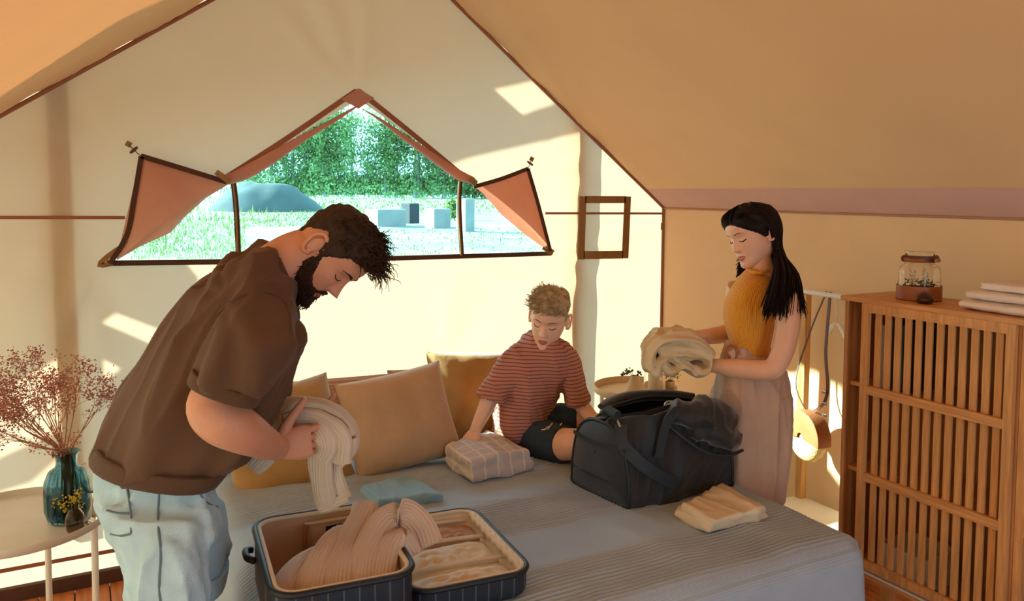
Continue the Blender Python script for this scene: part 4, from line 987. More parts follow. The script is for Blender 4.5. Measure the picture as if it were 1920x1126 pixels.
# ------------------------------------------------------------------ people
HZ = np.array([-.118, -.112, -.104, -.094, -.082, -.070, -.055, -.040, -.022, -.004, .014, .032, .050, .066, .082, .096, .106, .1105, .112])
HFy = np.array([.050, .068, .080, .085, .084, .081, .083, .083, .083, .082, .083, .088, .088, .083, .070, .048, .024, .006, -.010])
HBy = np.array([.010, -.004, -.016, -.030, -.046, -.058, -.070, -.080, -.089, -.095, -.099, -.100, -.098, -.091, -.078, -.058, -.036, -.022, -.012])
HW = np.array([.016, .027, .036, .044, .051, .056, .061, .065, .068, .070, .072, .0735, .073, .069, .060, .045, .027, .012, .0005])
def g2(x, z, cx, cz, sx, sz): return np.exp(-((x-cx)/sx)**2-((z-cz)/sz)**2)
class Head:
    def __init__(s, c, f, u, scale, male=False, child=False):
        f = np.array(f, float); f /= np.linalg.norm(f); u = np.array(u, float); u -= f*(u@f); u /= np.linalg.norm(u)
        s.c, s.f, s.u, s.x, s.s, s.male, s.child = np.array(c, float), f, u, np.cross(f, u), scale, male, child
    def local(s, phi, z, off=0.0):
        yf, yb, w_ = np.interp(z, HZ, HFy), np.interp(z, HZ, HBy), np.interp(z, HZ, HW)
        ym = -.008+.0*z; sn, cs = np.sin(phi), np.cos(phi); n = 2/2.25
        x = w_*sgnp(sn, n); y = np.where(cs > 0, ym+(yf-ym)*sgnp(cs, n), ym+(ym-yb)*sgnp(cs, n))
        k = np.clip(cs*2.2, 0, 1); ns = 1.12 if s.male else (.78 if s.child else .92)
        zt = np.clip((.018-z)/(.018+.030), 0, 1); below = np.clip((z+.043)/.012, 0, 1)
        nose = (.003+.021*zt**1.3)*np.where(z < .018, 1, np.exp(-((z-.018)/.02)**2))*np.where(z < -.031, below, 1)
        nose = np.where(z < -.043, 0, nose)*np.exp(-(x/(.0065+.005*zt))**2)*ns
        wing = .008*(g2(x, z, .011, -.030, .007, .009)+g2(x, z, -.011, -.030, .007, .009))*ns
        eye = -.010*(g2(x, z, .031, .006, .016, .012)+g2(x, z, -.031, .006, .016, .012))+.0075*(g2(x, z, .031, .003, .012, .0085)+g2(x, z, -.031, .003, .012, .0085))
        brow = (.004 if s.male else .002)*(g2(x, z, .028, .026, .02, .008)+g2(x, z, -.028, .026, .02, .008))
        lips = .0055*g2(x, z, 0, -.0595, .016, .0048)+.006*g2(x, z, 0, -.0705, .0145, .0055)-.003*g2(x, z, 0, -.0650, .022, .0022)-.004*g2(x, z, 0, -.081, .02, .005)
        chin = .006*g2(x, z, 0, -.098, .018, .012); chk = .004*(g2(x, z, .042, -.018, .018, .018)+g2(x, z, -.042, -.018, .018, .018))
        y = y+k*(nose+wing+eye+brow+lips+chin+chk)
        if np.any(off):
            ln = np.sqrt(x*x+(y+.01)**2+(z-.0)**2)+1e-6; x = x*(1+off/ln); y = y+(y+.01)*off/ln; z = z+z*off/ln
        return x, y, z
    def W(s, x, y, z):
        x, y, z = np.broadcast_arrays(np.asarray(x, float), np.asarray(y, float), np.asarray(z, float))
        return s.c+s.s*(x[..., None]*s.x+y[..., None]*s.f+z[..., None]*s.u)
    def P(s, phi, z, off=0.0): return s.W(*s.local(np.asarray(phi, float), np.asarray(z, float), off))
    def PX(s, x, z, off=0.0):
        w_ = np.interp(z, HZ, HW); r = np.clip(np.abs(x)/w_, 0, .999)**(2.25/2); return s.P(np.sign(x)*np.arcsin(r), z, off)
    def mesh(s):
        nz_, npn = 110, 112
        zz = np.concatenate([np.linspace(-.118, .09, nz_-26), .09+.022*np.sin(np.linspace(.06, math.pi/2, 26))])
        ph = np.linspace(-math.pi, math.pi, npn+1)[:-1]
        # finer columns at the face
        ph = ph-.35*np.sin(ph)
        return loft([s.P(ph, np.full(npn, z)) for z in zz])
    def ear(s, sd):
        R = []; c = (sd*.0715, -.010, -.004)
        for a in np.linspace(-2.3, 2.2, 16):
            yy = -.002-.017*math.cos(a)+(.004 if a < 0 else 0); zz = .031*math.sin(a)
            R.append(s.W(c[0]+sd*(.006+.010*(math.cos(a)*.5+.5)), c[1]+yy-.006, c[2]+zz))
        M3 = np.column_stack([s.x, s.f, s.u])
        Mr = M3 @ np.array(Matrix.Rotation(sd*.45, 3, 'Z'))
        return join(tube(R, np.array([.003, .0042, .0048]+[.0045]*10+[.0052, .006, .005])*s.s, 8, 2), blob(s.W(c[0]+sd*.004, c[1]-.004, c[2]-.002), np.array([.005, .016, .025])*s.s, 10, Mr), blob(s.W(c[0]+sd*.005, c[1]+.001, c[2]-.025), np.array([.005, .008, .010])*s.s, 8, Mr))
    def line(s, xs, zs, off, rad, flat=1.0, k=4):
        P = np.array([s.PX(np.array(x), np.array(z), o) for x, z, o in zip(xs, zs, np.broadcast_to(off, len(xs)))])
        return tube(P, np.array(rad)*s.s, 8, k, flat=flat)
    def cap(s, zmin, thick, seed=0, namp=.003, zmax=None, nscale=40):
        """shell over the part of the head where z > zmin(phi) (and < zmax), offset by thick(phi,z)"""
        nz_, npn = 90, 120; zz = np.concatenate([np.linspace(-.118, .092, nz_-24), .092+.020*np.sin(np.linspace(.05, math.pi/2, 24))])
        ph = np.linspace(-math.pi, math.pi, npn+1)[:-1]
        zmv = np.array([zmin(p) for p in ph]); zxv = np.array([zmax(p) for p in ph]) if zmax else None
        Z, PH = np.meshgrid(zz, ph, indexing='ij'); D_ = Z-zmv[None, :]
        if zmax: D_ = np.minimum(D_, zxv[None, :]-Z)
        TK = np.array([[thick(p, z) for p in ph] for z in zz])
        O_ = np.where(D_ > -.006, TK*np.clip(D_/.014, 0, 1)**.6-.0015, -.003)
        B_ = s.P(PH, Z).reshape(-1, 3); N_ = np.array([mnoise.noise(Vector(q*nscale+seed)) for q in B_]).reshape(D_.shape)
        V = list(s.P(PH, Z, O_+np.where(D_ > .003, namp*N_, 0)).reshape(-1, 3)); ok = (D_ > -.004).ravel()
        F = []
        for i in range(len(zz)-1):
            for j in range(npn):
                k = (j+1) % npn; f = (i*npn+j, i*npn+k, (i+1)*npn+k, (i+1)*npn+j)
                if all(ok[a] for a in f): F.append(f)
        top = len(V); V.append(s.P(0, .112, thick(0, .112)))
        if not zmax:
            for j in range(npn): F.append(((len(zz)-1)*npn+j, (len(zz)-1)*npn+(j+1) % npn, top))
        used = sorted({i for f in F for i in f}); mp = {a: b for b, a in enumerate(used)}
        return [tuple(V[i]) for i in used], [tuple(mp[i] for i in f) for f in F]
def strand(P, r0, r1, sides=3, k=2): return tube(P, np.linspace(r0, r1, len(P)), sides, k, cap=False)
def hand(w_, fd, td, curl, thumb=(.6, .3), s=1.0, spread=.05, nrm=None):
    fd = fd/np.linalg.norm(fd); td = td-fd*(td@fd); td /= np.linalg.norm(td); n = np.cross(fd, td) if nrm is None else nrm
    n = n-fd*(n@fd)-td*(n@td); n /= np.linalg.norm(n)
    rings = []
    for t, hw, ht in ((-.025, .027, .021), (0, .029, .019), (.025, .037, .018), (.055, .043, .016), (.082, .043, .013), (.094, .038, .009)):
        rings.append([w_+s*(fd*t+td*(hw*math.cos(a)+.002)+n*ht*math.sin(a)) for a in np.linspace(0, 2*math.pi, 17)[:-1]])
    parts = [rloft(rings, 3)]
    for i, (ln, off, rr) in enumerate(((.072, .031, .0090), (.080, .0105, .0092), (.074, -.0095, .0088), (.058, -.029, .0078))):
        c = curl[i] if hasattr(curl, '__len__') else curl; b = w_+s*(fd*(.080-(.006 if i == 3 else 0))+td*off); a = .0; P = [b-fd*.02*s, b+fd*.004*s]; d0 = fd+td*spread*(1.5-i)
        for ph in (.46, .30, .24):
            a += c; d = d0*math.cos(a)-n*math.sin(a); P.append(P[-1]+d*ln*ph*s)
        parts.append(tube(P, np.array([rr, rr*1.08, rr*1.03, rr*.94, rr*.72])*s, 10, 4)); parts.append(blob(P[-1], rr*.72*s, 6))
    b = w_+s*(fd*.022+td*.028-n*.004); d = fd*math.cos(thumb[0])+td*math.sin(thumb[0]); d2 = d*math.cos(thumb[1])-n*math.sin(thumb[1])*.6+fd*.15
    P = [b-d*.015*s, b+d*.018*s, b+d*.045*s, b+d*.045*s+d2*.030*s, b+d*.045*s+d2*.052*s]
    parts.append(tube(P, np.array([.015, .016, .0125, .0115, .008])*s, 12, 4)); parts.append(blob(P[-1], .008*s, 6))
    return join(*parts)
def body_mesh(parts, extra, m, vox=.006):
    me = remesh(join(*parts), vox, 5); v = mesh_vf(me); bpy.data.meshes.remove(me)
    r = mkmesh('body', join(v, *extra), weld=False); r.materials.append(m); return r
def cloth_mesh(parts, m, vox=.0075, folds=(), smooth=4):
    me = remesh(join(*parts), vox, smooth)
    for f in folds: displace(me, f)
    me.materials.append(m); return me
def foot(x, y, z0, r0, fdir):
    p = np.array([x, y, 0.]); f = np.array([fdir[0], fdir[1], 0]); f /= np.linalg.norm(f)
    return [tube([p+(0, 0, z0), p+(0, 0, z0*.62)-f*.012, p+(0, 0, z0*.30)-f*.008, p+(0, 0, .09), p+(0, 0, .03)], [r0, r0*.98, r0*.66, r0*.55, .034], 16, 4),
            tube([p-f*.055+(0, 0, .032), p+f*.03+(0, 0, .036), p+f*.11+(0, 0, .024), p+f*.18+(0, 0, .016)], [.030, .036, .034, .014], 14, 4, flat=.95)]
# ---- the man
MD = 1.98
man = thing('person', 'bearded man in a brown sweatshirt and light denim shorts bending over the suitcase', 'person', (at(300, 1000, MD)[0], at(300, 1000, MD)[1], 0))
mh = Head(at(618, 474, 1.99), RT*.44-UP*.885-FW*.16, RT*.894+UP*.447, 1.0, male=True)
torso = [R2((235, 950), (375, 955), 1.96, .12), R2((245, 860), (370, 880), 1.97, .11), R2((255, 780), (440, 815), MD, .15), R2((345, 650), (505, 690), MD, .155), R2((430, 545), (530, 605), MD, .14), R2((495, 490), (545, 545), MD, .09), R2((515, 468), (553, 528), MD, .062)]
neck = limb([(505, 520, MD, .075), (545, 487, MD, .066), (585, 470, MD+.005, .060), (612, 466, MD+.01, .055)])
armN = limb([(500, 575, 1.90, .045), (468, 628, 1.80, .045), (426, 704, 1.765, .044), (398, 756, 1.765, .055), (416, 786, 1.755, .056), (455, 808, 1.79, .050), (493, 828, 1.885, .039), (522, 840, 1.98, .031)])
armF = limb([(515, 590, 2.08, .045), (510, 660, 2.2, .045), (498, 750, 2.24, .045), (545, 800, 2.24, .042), (585, 815, 2.2, .03)])
hdN = at(522, 840, 1.985)
handN = hand(hdN-RT*.012, RT*.93+UP*.10+FW*.30, UP*.95-RT*.12-FW*.05, [.42, .62, .75, .8], (.95, .1), .98, .04, -FW)
handF = hand(at(585, 815, 2.2), RT*.9+UP*.3-FW*.1, UP*.8-RT*.2, .6, (.7, .2), .95, .03, FW)
lgN = at(312, 1180, 1.85); lgF = at(350, 1080, 2.07)
legs = [tube([at(300, 960, 1.93), np.array([lgN[0], lgN[1], .66]), np.array([lgN[0], lgN[1], .52])], [.065, .07, .062], 16, 4), tube([at(330, 960, 2.02), np.array([lgF[0], lgF[1], .66]), np.array([lgF[0], lgF[1], .52])], [.065, .07, .060], 16, 4)]
fd_ = np.array([.8, -.35])
legs += foot(lgN[0], lgN[1], .54, .060, fd_)+foot(lgF[0], lgF[1], .54, .060, fd_)
obj('body', body_mesh([rloft(torso), neck, armN, armF]+legs, [mh.mesh(), mh.ear(1), mh.ear(-1), handN, handF], skin_man), skin_man, man)
shirt_parts = [rloft([R2((178, 866), (404, 894), 1.97, .168), R2((173, 850), (414, 878), MD, .186), R2((196, 800), (462, 836), MD, .20), R2((236, 728), (508, 770), MD, .21), R2((292, 638), (546, 700), MD, .215), R2((358, 553), (562, 628), MD, .22), R2((430, 490), (564, 578), MD, .205), R2((490, 462), (560, 548), MD, .15), R2((518, 456), (556, 530), MD, .09)], 4),
               rloft([R2((470, 500), (556, 560), 1.88, .08), R2((440, 545), (560, 598), 1.81, .09), R2((412, 600), (549, 640), 1.775, .092), R2((384, 652), (522, 690), 1.76, .09), R2((358, 704), (484, 744), 1.755, .082)], 4),
               rloft([R2((500, 520), (558, 570), 2.08, .08), R2((478, 600), (562, 640), 2.17, .09), R2((464, 690), (550, 712), 2.2, .09), R2((446, 760), (528, 775), 2.22, .085)], 4)]
def man_folds(p):
    # long folds running from the near armpit down and across the back
    q = (p-at(420, 560, 1.78)); r = np.linalg.norm(q); a = math.atan2(q@UP, q@RT)
    return .007*math.sin(a*8+r*5+2*mnoise.noise(Vector(p*5)))*math.exp(-((r-.20)/.10)**2)
sh = obj('sweatshirt', cloth_mesh(shirt_parts, shirt_m, .0075, [man_folds, fold_fn(.017, 5.6, (UP*.85+RT*.4), .22, 2, True), fold_fn(.005, 14, UP*.6+RT*.6, .35, 4)], 5), shirt_m, man)
def band(p1, p2, q1, q2, D, D2, w1, w2, m, name, par, grow=1.04):
    A, B = R2(p1, p2, D, w1), R2(q1, q2, D2, w2); ca, cb_ = A.mean(0), B.mean(0)
    mid = (ca+cb_)/2+((A-ca)+(B-cb_))/2*(grow+.015)
    return obj(name, rloft([ca+(A-ca)*.96, ca+(A-ca)*grow, mid, cb_+(B-cb_)*grow, cb_+(B-cb_)*.96], 3), m, par)
band((183, 830), (432, 862), (168, 860), (408, 893), MD, 1.97, .194, .180, shirt_hem, 'hem_rib', sh, 1.02)
band((362, 693), (491, 735), (352, 716), (479, 757), 1.755, 1.755, .084, .084, shirt_hem, 'sleeve_cuff', sh, 1.03)
obj('collar', tube([at(512, 470, 1.95), at(524, 500, 1.90), at(540, 530, 1.92), at(556, 545, 1.98), at(556, 530, 2.05), at(535, 480, 2.07), at(516, 462, 2.02), at(512, 470, 1.95)], .011, 10, 4), shirt_hem, sh)
ts_ = bvh_of(sh)
obj('shoulder_seam', tube(cr([hit(ts_, x, y, .0, 1.8) for x, y in ((408, 588), (432, 566), (462, 552), (500, 548), (530, 562), (544, 590), (546, 630))], 4), .0022, 6, 1), shirt_hem, sh)
jn = [rloft([R2((186, 850), (404, 880), 1.97, .155), R2((178, 872), (402, 905), 1.97, .165), R2((180, 915), (414, 930), 1.97, .18), R2((196, 965), (424, 968), 1.97, .185), R2((225, 1000), (400, 1005), 1.97, .17)], 4),
      rloft([R2((186, 940), (378, 950), 1.86, .10), R2((206, 1000), (386, 1005), 1.85, .11), R2((226, 1060), (388, 1062), 1.845, .115), R2((232, 1126), (390, 1128), 1.845, .115), R2((236, 1215), (392, 1220), 1.845, .115)], 4),
      rloft([R2((240, 940), (418, 940), 2.06, .10), R2((270, 1000), (428, 990), 2.07, .11), R2((288, 1060), (426, 1045), 2.07, .11), R2((296, 1105), (420, 1085), 2.07, .105)], 4)]
je = obj('denim_shorts', cloth_mesh(jn, denim, .008, [fold_fn(.014, 6, UP, .3, 9, True), fold_fn(.006, 13, RT, .4, 12, True)], 4), denim, man)
band((290, 1074), (428, 1052), (296, 1112), (420, 1090), 2.07, 2.07, .113, .11, denim, 'turned_cuff', je, 1.03)
ys = [905, 960, 1020, 1080, 1200]
tj = bvh_of(je)
obj('side_seam', tube([hit(tj, 297+(y-918)*.02+2*math.sin(y*.05), y, .0, 1.8) for y in range(918, 1220, 18)], .0028, 6, 2), denim_seam, je)
for line in ([(236, 902), (242, 935), (246, 970), (246, 1000)], [(246, 1000), (228, 1004), (208, 1000)], [(200, 956), (222, 962), (245, 962)], [(372, 912), (378, 930), (392, 944), (408, 950)]):
    obj('pocket_seam', tube(cr([hit(tj, x, y, .0005, 1.85) for x, y in line], 3), .0024, 6, 1), denim_seam, je)
# hair, beard, brow
def zmM(p):
    a = abs(p); return float(np.interp(a, [0, .5, .95, 1.15, 1.35, 1.5, 1.75, 2.1, 2.6, 3.15], [.066, .064, .052, .022, -.012, -.010, .036, .0, -.052, -.062]))
def thM(p, z): a = abs(p); return float(np.interp(z, [-.07, 0, .04, .075, .112], [.003, .004, .007, .014, .018]))*(1.25 if a < .9 else 1)
hr = obj('hair', mh.cap(zmM, thM, 3, .006, nscale=70), dark_hair, man)
S = []
for i in range(950):
    a = rng.uniform(-2.0, 2.0) if i % 3 else rng.uniform(-.9, .9); z = rng.uniform(.045, .111)
    if z < zmM(a)+.004: continue
    o = thM(a, z); p = mh.P(a, z, o-.002); n = p-mh.c; n /= np.linalg.norm(n)
    ln = rng.uniform(.008, .016)*(1.0+1.3*max(0, 1-abs(a)/1.1)); fl_d = mh.f*.9+n*.55+rng.normal(0, .35, 3); cu = rng.normal(0, .6, 3)
    S.append(strand([p, p+fl_d*ln*.5, p+fl_d*ln*.9+cu*ln*.35, p+fl_d*ln*1.1-mh.u*ln*.3+cu*ln*.5], .0016, .0006))
for i in range(60):   # curls over the forehead
    a = rng.uniform(-.75, .75); z = rng.uniform(.07, .098); p = mh.P(a, z, .016); r = rng.uniform(.007, .013); ax1 = mh.f*.7+mh.u*rng.uniform(-.2, .7); ax2 = -mh.u*.6+mh.f*.5+mh.x*rng.normal(0, .3)
    S.append(strand([p]+[p+ax1*(r*1.8*math.sin(t*.9))+ax2*r*(1-math.cos(t)) for t in np.linspace(.4, 4.4, 7)], .0022, .0009))
obj('hair_curls', join(*S), dark_hair, hr, weld=False)
def zxB(p): a = abs(p); return float(np.interp(a, [0, .16, .3, .42, .7, 1.0, 1.25, 1.42, 1.5, 1.7], [-.078, -.078, -.066, -.056, -.060, -.046, -.012, .012, -.05, -.12]))
def thB(p, z): return float(np.interp(z, [-.118, -.1, -.08, -.05, 0], [.016, .014, .010, .006, .003]))
bd = obj('beard', mh.cap(lambda p: -.125, thB, 5, .004, zmax=zxB, nscale=120), beard_m, man)
S = [mh.line([-.026, -.014, 0, .014, .026], [-.060, -.051, -.049, -.051, -.060], .003, [.0035, .0048, .004, .0048, .0035])]
for i in range(900):
    a = rng.uniform(-1.45, 1.45); z = rng.uniform(-.116, .0)
    if z > zxB(a)-.003: continue
    p = mh.P(a, z, thB(a, z)-.002); n = p-mh.c; n /= np.linalg.norm(n); d = n*.5-mh.u*.7+rng.normal(0, .3, 3); ln = rng.uniform(.005, .012)
    S.append(strand([p, p+d*ln*.5, p+d*ln+rng.normal(0, .15, 3)*ln], .0012, .0005))
obj('beard_hair', join(*S), beard_m, bd, weld=False)
def face(hd, par, lipm, browm, bw_=.0026, lash=.0011, smile=.0):
    obj('lips', join(hd.line([-.023, -.012, -.004, 0, .004, .012, .023], np.array([-.0635, -.0595, -.0585, -.0592, -.0585, -.0595, -.0635])+smile*np.array([.003, .0005, 0, 0, 0, .0005, .003]), -.0012, [.001, .0026, .0032, .003, .0032, .0026, .001]),
        hd.line([-.021, -.01, 0, .01, .021], np.array([-.0645, -.0700, -.0712, -.0700, -.0645])+smile*np.array([.003, 0, 0, 0, .003]), -.0015, [.001, .0034, .0042, .0034, .001])), lipm, par)
    for sd in (1, -1):
        obj('eyebrow', hd.line([sd*.014, sd*.025, sd*.038, sd*.050], [.024, .0285, .0285, .022], -.0004, [bw_, bw_*1.1, bw_*.8, bw_*.3], .7), browm, par)
        obj('eyelashes', hd.line([sd*.018, sd*.025, sd*.032, sd*.039, sd*.045], [.0005, -.0035, -.0045, -.0030, .0015], .0003, [lash*.6, lash, lash*1.2, lash*1.3, lash]), browm, par)
        obj('eyelid_crease', hd.line([sd*.019, sd*.026, sd*.033, sd*.044], [.009, .0125, .0125, .007], -.0006, [.0004, .0008, .0008, .0004]), lipm, par)
face(mh, man, lip_d, beard_m, .0032)
# ---- sweater in his hands
kw = join(limb([(488, 838, 2.12, .030), (505, 800, 2.12, .042), (540, 775, 2.12, .046), (585, 772, 2.12, .044), (628, 790, 2.13, .046), (648, 828, 2.13, .040), (640, 862, 2.13, .026)], flat=1.3),
          limb([(556, 806, 2.10, .035), (600, 815, 2.06, .055), (612, 845, 2.06, .036)], flat=1.1),
          limb([(606, 835, 2.10, .040), (604, 875, 2.10, .034), (612, 915, 2.12, .030), (618, 942, 2.13, .027)], flat=.8),
          limb([(612, 860, 2.12, .02), (635, 905, 2.13, .014), (646, 930, 2.14, .016), (622, 944, 2.13, .014)]),
          limb([(510, 820, 2.13, .045), (480, 850, 2.13, .036), (472, 868, 2.13, .030), (490, 880, 2.13, .018)], flat=.7),
          limb([(520, 800, 2.14, .05), (590, 800, 2.16, .06), (640, 830, 2.16, .04)]))
me = remesh(kw, .007, 4); V_, N_ = mesh_np(me); me.vertices.foreach_set('co', (V_-N_*.014).ravel()); me.update()
A_ = lambda l: [at(*q) for q in l]
strips = [rib_strip(A_([(482, 850, 2.12), (492, 812, 2.11), (520, 784, 2.10), (565, 768, 2.10), (615, 776, 2.10), (650, 802, 2.10), (658, 838, 2.10), (644, 868, 2.11)]), FW*.75-UP*.5-RT*.2, [.03, .045, .05, .05, .05, .05, .046, .03], 13, .016),
          rib_strip(A_([(508, 838, 2.10), (526, 806, 2.08), (562, 790, 2.07), (604, 795, 2.06), (634, 820, 2.06), (640, 858, 2.08)]), FW*.5-UP*.8-RT*.2, .042, 12, .024),
          rib_strip(A_([(572, 800, 2.07), (600, 806, 2.05), (612, 826, 2.045), (600, 850, 2.06)]), FW*.4-UP*.3-RT*.8, .038, 11, .026),
          rib_strip(A_([(606, 828, 2.07), (600, 868, 2.07), (604, 908, 2.09), (612, 946, 2.11)]), RT, [.036, .034, .030, .030], 9, .022),
          rib_strip(A_([(630, 846, 2.09), (628, 885, 2.10), (640, 918, 2.12), (650, 934, 2.12)]), RT, .017, 5, .012),
          rib_strip(A_([(600, 952, 2.10), (622, 946, 2.10), (650, 932, 2.12)]), UP, .014, 4, .010),
          rib_strip(A_([(516, 820, 2.11), (490, 848, 2.10), (468, 872, 2.10)]), RT*.7+UP*-.7, [.03, .042, .036], 10, .016)]
me = mkmesh('knit_jumper', join(mesh_vf(me), *strips), weld=False)
displace(me, fold_fn(.007, 10, UP*.8+RT*.4, .3, 6))
ks = obj('knit_jumper', me, knit); tag(ks, 'cream ribbed knit jumper hanging from the man\'s hand', 'sweater')
# ---- the woman
WD = 3.10
wom = thing('person', 'woman with long dark hair in an ochre top and beige culottes', 'person', (at(1425, 900, WD)[0], at(1425, 900, WD)[1], 0))
wh = Head(at(1409, 440, WD), -RT*.86-UP*.33-FW*.40, -RT*.30+UP*.95, 1.03)
wt = [R2((1385, 760), (1450, 765), WD, .10), R2((1380, 690), (1440, 700), WD, .10), R2((1382, 650), (1436, 660), WD, .095), R2((1374, 615), (1440, 622), WD, .10), R2((1370, 575), (1446, 578), WD, .10), R2((1382, 545), (1448, 550), WD, .085), R2((1398, 526), (1442, 530), WD, .06), R2((1404, 508), (1440, 512), WD, .052)]
wneck = limb([(1424, 535, WD, .062), (1424, 505, WD, .052), (1420, 478, WD, .050), (1416, 455, WD, .05)])
waN = limb([(1468, 547, 2.96, .046), (1478, 580, 2.93, .046), (1474, 630, 2.91, .043), (1462, 672, 2.90, .039), (1446, 692, 2.90, .037), (1420, 693, 2.92, .037), (1380, 690, 2.96, .036), (1345, 686, 3.0, .028), (1328, 684, 3.02, .025)])
waF = limb([(1385, 535, 3.26, .048), (1380, 575, 3.30, .044), (1384, 612, 3.30, .042), (1362, 624, 3.25, .038), (1330, 630, 3.19, .032), (1302, 630, 3.13, .025)])
whN = hand(at(1332, 684, 3.015), -RT*.97-UP*.02+FW*.1, UP*.35+FW*.9, .25, (.5, .2), .92, .05, -UP)
whF = hand(at(1308, 630, 3.14), -RT*.88+UP*.16-FW*.2, UP*.3-FW*.9, [.55, .6, .62, .65], (.5, .3), .90, .05, UP)
wlN, wlF = at(1425, 900, 3.03), at(1400, 900, 3.17); wf = np.array([-.85, .2])
wlegs = [tube([at(1425, 740, 3.05), np.array([wlN[0], wlN[1], .6]), np.array([wlN[0], wlN[1], .45])], [.085, .07, .055], 16, 4), tube([at(1400, 740, 3.15), np.array([wlF[0]+.04, wlF[1], .6]), np.array([wlF[0]+.05, wlF[1], .45])], [.085, .07, .055], 16, 4)]
wlegs += foot(wlN[0]+.02, wlN[1], .47, .053, wf)+foot(wlF[0]+.06, wlF[1], .47, .053, wf)
obj('body', body_mesh([rloft(wt), wneck, waN, waF]+wlegs, [wh.mesh(), wh.ear(1), wh.ear(-1), whN, whF], skin_woman, .0055), skin_woman, wom)
tp = [rloft([R2((1370, 668), (1446, 678), WD, .128), R2((1370, 648), (1444, 658), WD, .124), R2((1366, 632), (1446, 640), WD, .132), R2((1360, 612), (1450, 620), WD, .142), R2((1355, 588), (1454, 592), WD, .136), R2((1357, 565), (1456, 568), WD, .136), R2((1371, 538), (1454, 542), WD, .126), R2((1384, 520), (1450, 524), WD, .104), R2((1394, 509), (1446, 514), WD, .066), R2((1404, 499), (1440, 505), WD, .050)], 4)]
tpo = obj('ribbed_top', cloth_mesh(tp, ochre, .006, [fold_fn(.005, 9, UP, .6, 3)], 3), ochre, wom)
obj('collar', tube([at(1401, 503, 3.085), at(1412, 510, 3.04), at(1428, 511, 3.03), at(1441, 506, 3.06), at(1444, 500, 3.12), at(1425, 496, 3.16), at(1404, 498, 3.13), at(1401, 503, 3.085)], .007, 8, 4), ochre, tpo)
cu = [rloft([R2((1365, 638), (1447, 654), WD, .130), R2((1362, 652), (1448, 668), WD, .137), R2((1356, 672), (1462, 684), WD, .150), R2((1346, 705), (1478, 712), WD, .175), R2((1342, 740), (1484, 748), WD, .185), R2((1348, 775), (1470, 785), WD, .17)], 4),
      rloft([R2((1376, 735), (1484, 742), 3.03, .10), R2((1366, 790), (1487, 795), 3.02, .105), R2((1362, 850), (1486, 855), 3.02, .108), R2((1364, 905), (1480, 908), 3.02, .108), R2((1366, 935), (1476, 930), 3.02, .106)], 4),
      rloft([R2((1340, 725), (1440, 735), 3.17, .10), R2((1326, 770), (1430, 778), 3.18, .105), R2((1330, 830), (1430, 835), 3.18, .105), R2((1338, 925), (1430, 925), 3.18, .10)], 4)]
def pleats(p):
    q = p-at(1400, 672, 2.95); a = q@RT; h = -(q@UP)
    return .007*math.sin(a*95+1.5*mnoise.noise(Vector(p*6)))*max(0, 1-h/.22)*(1 if h > 0 else 0)
cuo = obj('culottes', cloth_mesh(cu, culotte, .0075, [pleats, fold_fn(.014, 7, UP, .2, 14, True)], 4), culotte, wom)
def bandw(y, gr, w_, m, name, rr): 
    R = R2((1358, y), (1450, y+14), WD, w_); return obj(name, tube(np.array(list(R)+[R[0]]), rr, 8, 1, flat=2.0, cap=False), m, cuo)
bandw(655, 1, .140, culotte, 'belt', .0085)
bc_ = at(1371, 661, 2.975); R = [bc_+.026*(RT*.75*math.cos(a)+FW*-.25*math.cos(a)+UP*math.sin(a)) for a in np.linspace(0, 2*math.pi, 21)]
obj('belt_ring', tube(R, .0055, 8, 1, cap=False), leather, cuo)
obj('belt_tail', ribbon(cr([bc_+UP*.01, bc_-UP*.01+RT*.012-FW*.006, bc_-UP*.05+RT*.010-FW*.002], 4), .03, -FW, .005), culotte, cuo)
face(wh, wom, lip_m, black_hair, .0019, .0017, 1.0)
# hair: a cap with a side parting and long locks down the back and in front of the near shoulder
def zmW(p):
    a = abs(p); return float(np.interp(a, [0, .35, .7, 1.0, 1.25, 1.45, 1.8, 3.15], [.070, .064, .046, .026, .010, -.01, -.05, -.075]))
whr = obj('hair', wh.cap(zmW, lambda p, z: float(np.interp(abs(p), [0, .6, 1.5], [.005, .007, .012])), 2, .0015, nscale=30), black_hair, wom)
S = []
G = np.array([0, 0, -1.0])
for i in range(820):
    a0 = rng.uniform(.5, 3.1)*(-1 if rng.rand() < .65 else 1)
    z0 = rng.uniform(.05, .108); fr = max(0, 1-abs(a0)/1.5)
    pr = wh.P(a0*.5, .109, .011) if rng.rand() < .6 else wh.P(a0*.85, max(z0, zmW(a0*.85)+.02), .012)
    aa = a0 if abs(a0) > 1.62 else math.copysign(1.62+rng.uniform(0, .35), a0)
    zp = .06+.03*fr; p1 = wh.P(a0*.95 if abs(a0) > 1.2 else math.copysign(1.0+.25*abs(a0), a0)*.95, zp, .014+rng.uniform(0, .006)); p2 = wh.P(aa, .0, .016+rng.uniform(0, .01)); p3 = wh.P(aa, -.06, .018+rng.uniform(0, .014))
    back = float(np.clip((abs(a0)-1.2)/1.9, 0, 1)); near = a0 < 0
    tgt = at(1438+66*back+rng.normal(0, 5), 584+rng.normal(0, 8), (2.865 if near else 3.16)+(.035*back if near else -.12*back)+rng.normal(0, .010))
    if not near and back < .35: tgt = at(1386+rng.normal(0, 3), 506+rng.normal(0, 8), 3.19)
    mid = p3*.5+tgt*.5+(RT*.022*back-FW*(.030 if near else -.01))
    S.append(tube([pr, p1, p2, p3, mid, tgt], [.002, .0032, .0036, .004, .004, .0012], 4, 4, cap=False, flat=.7))
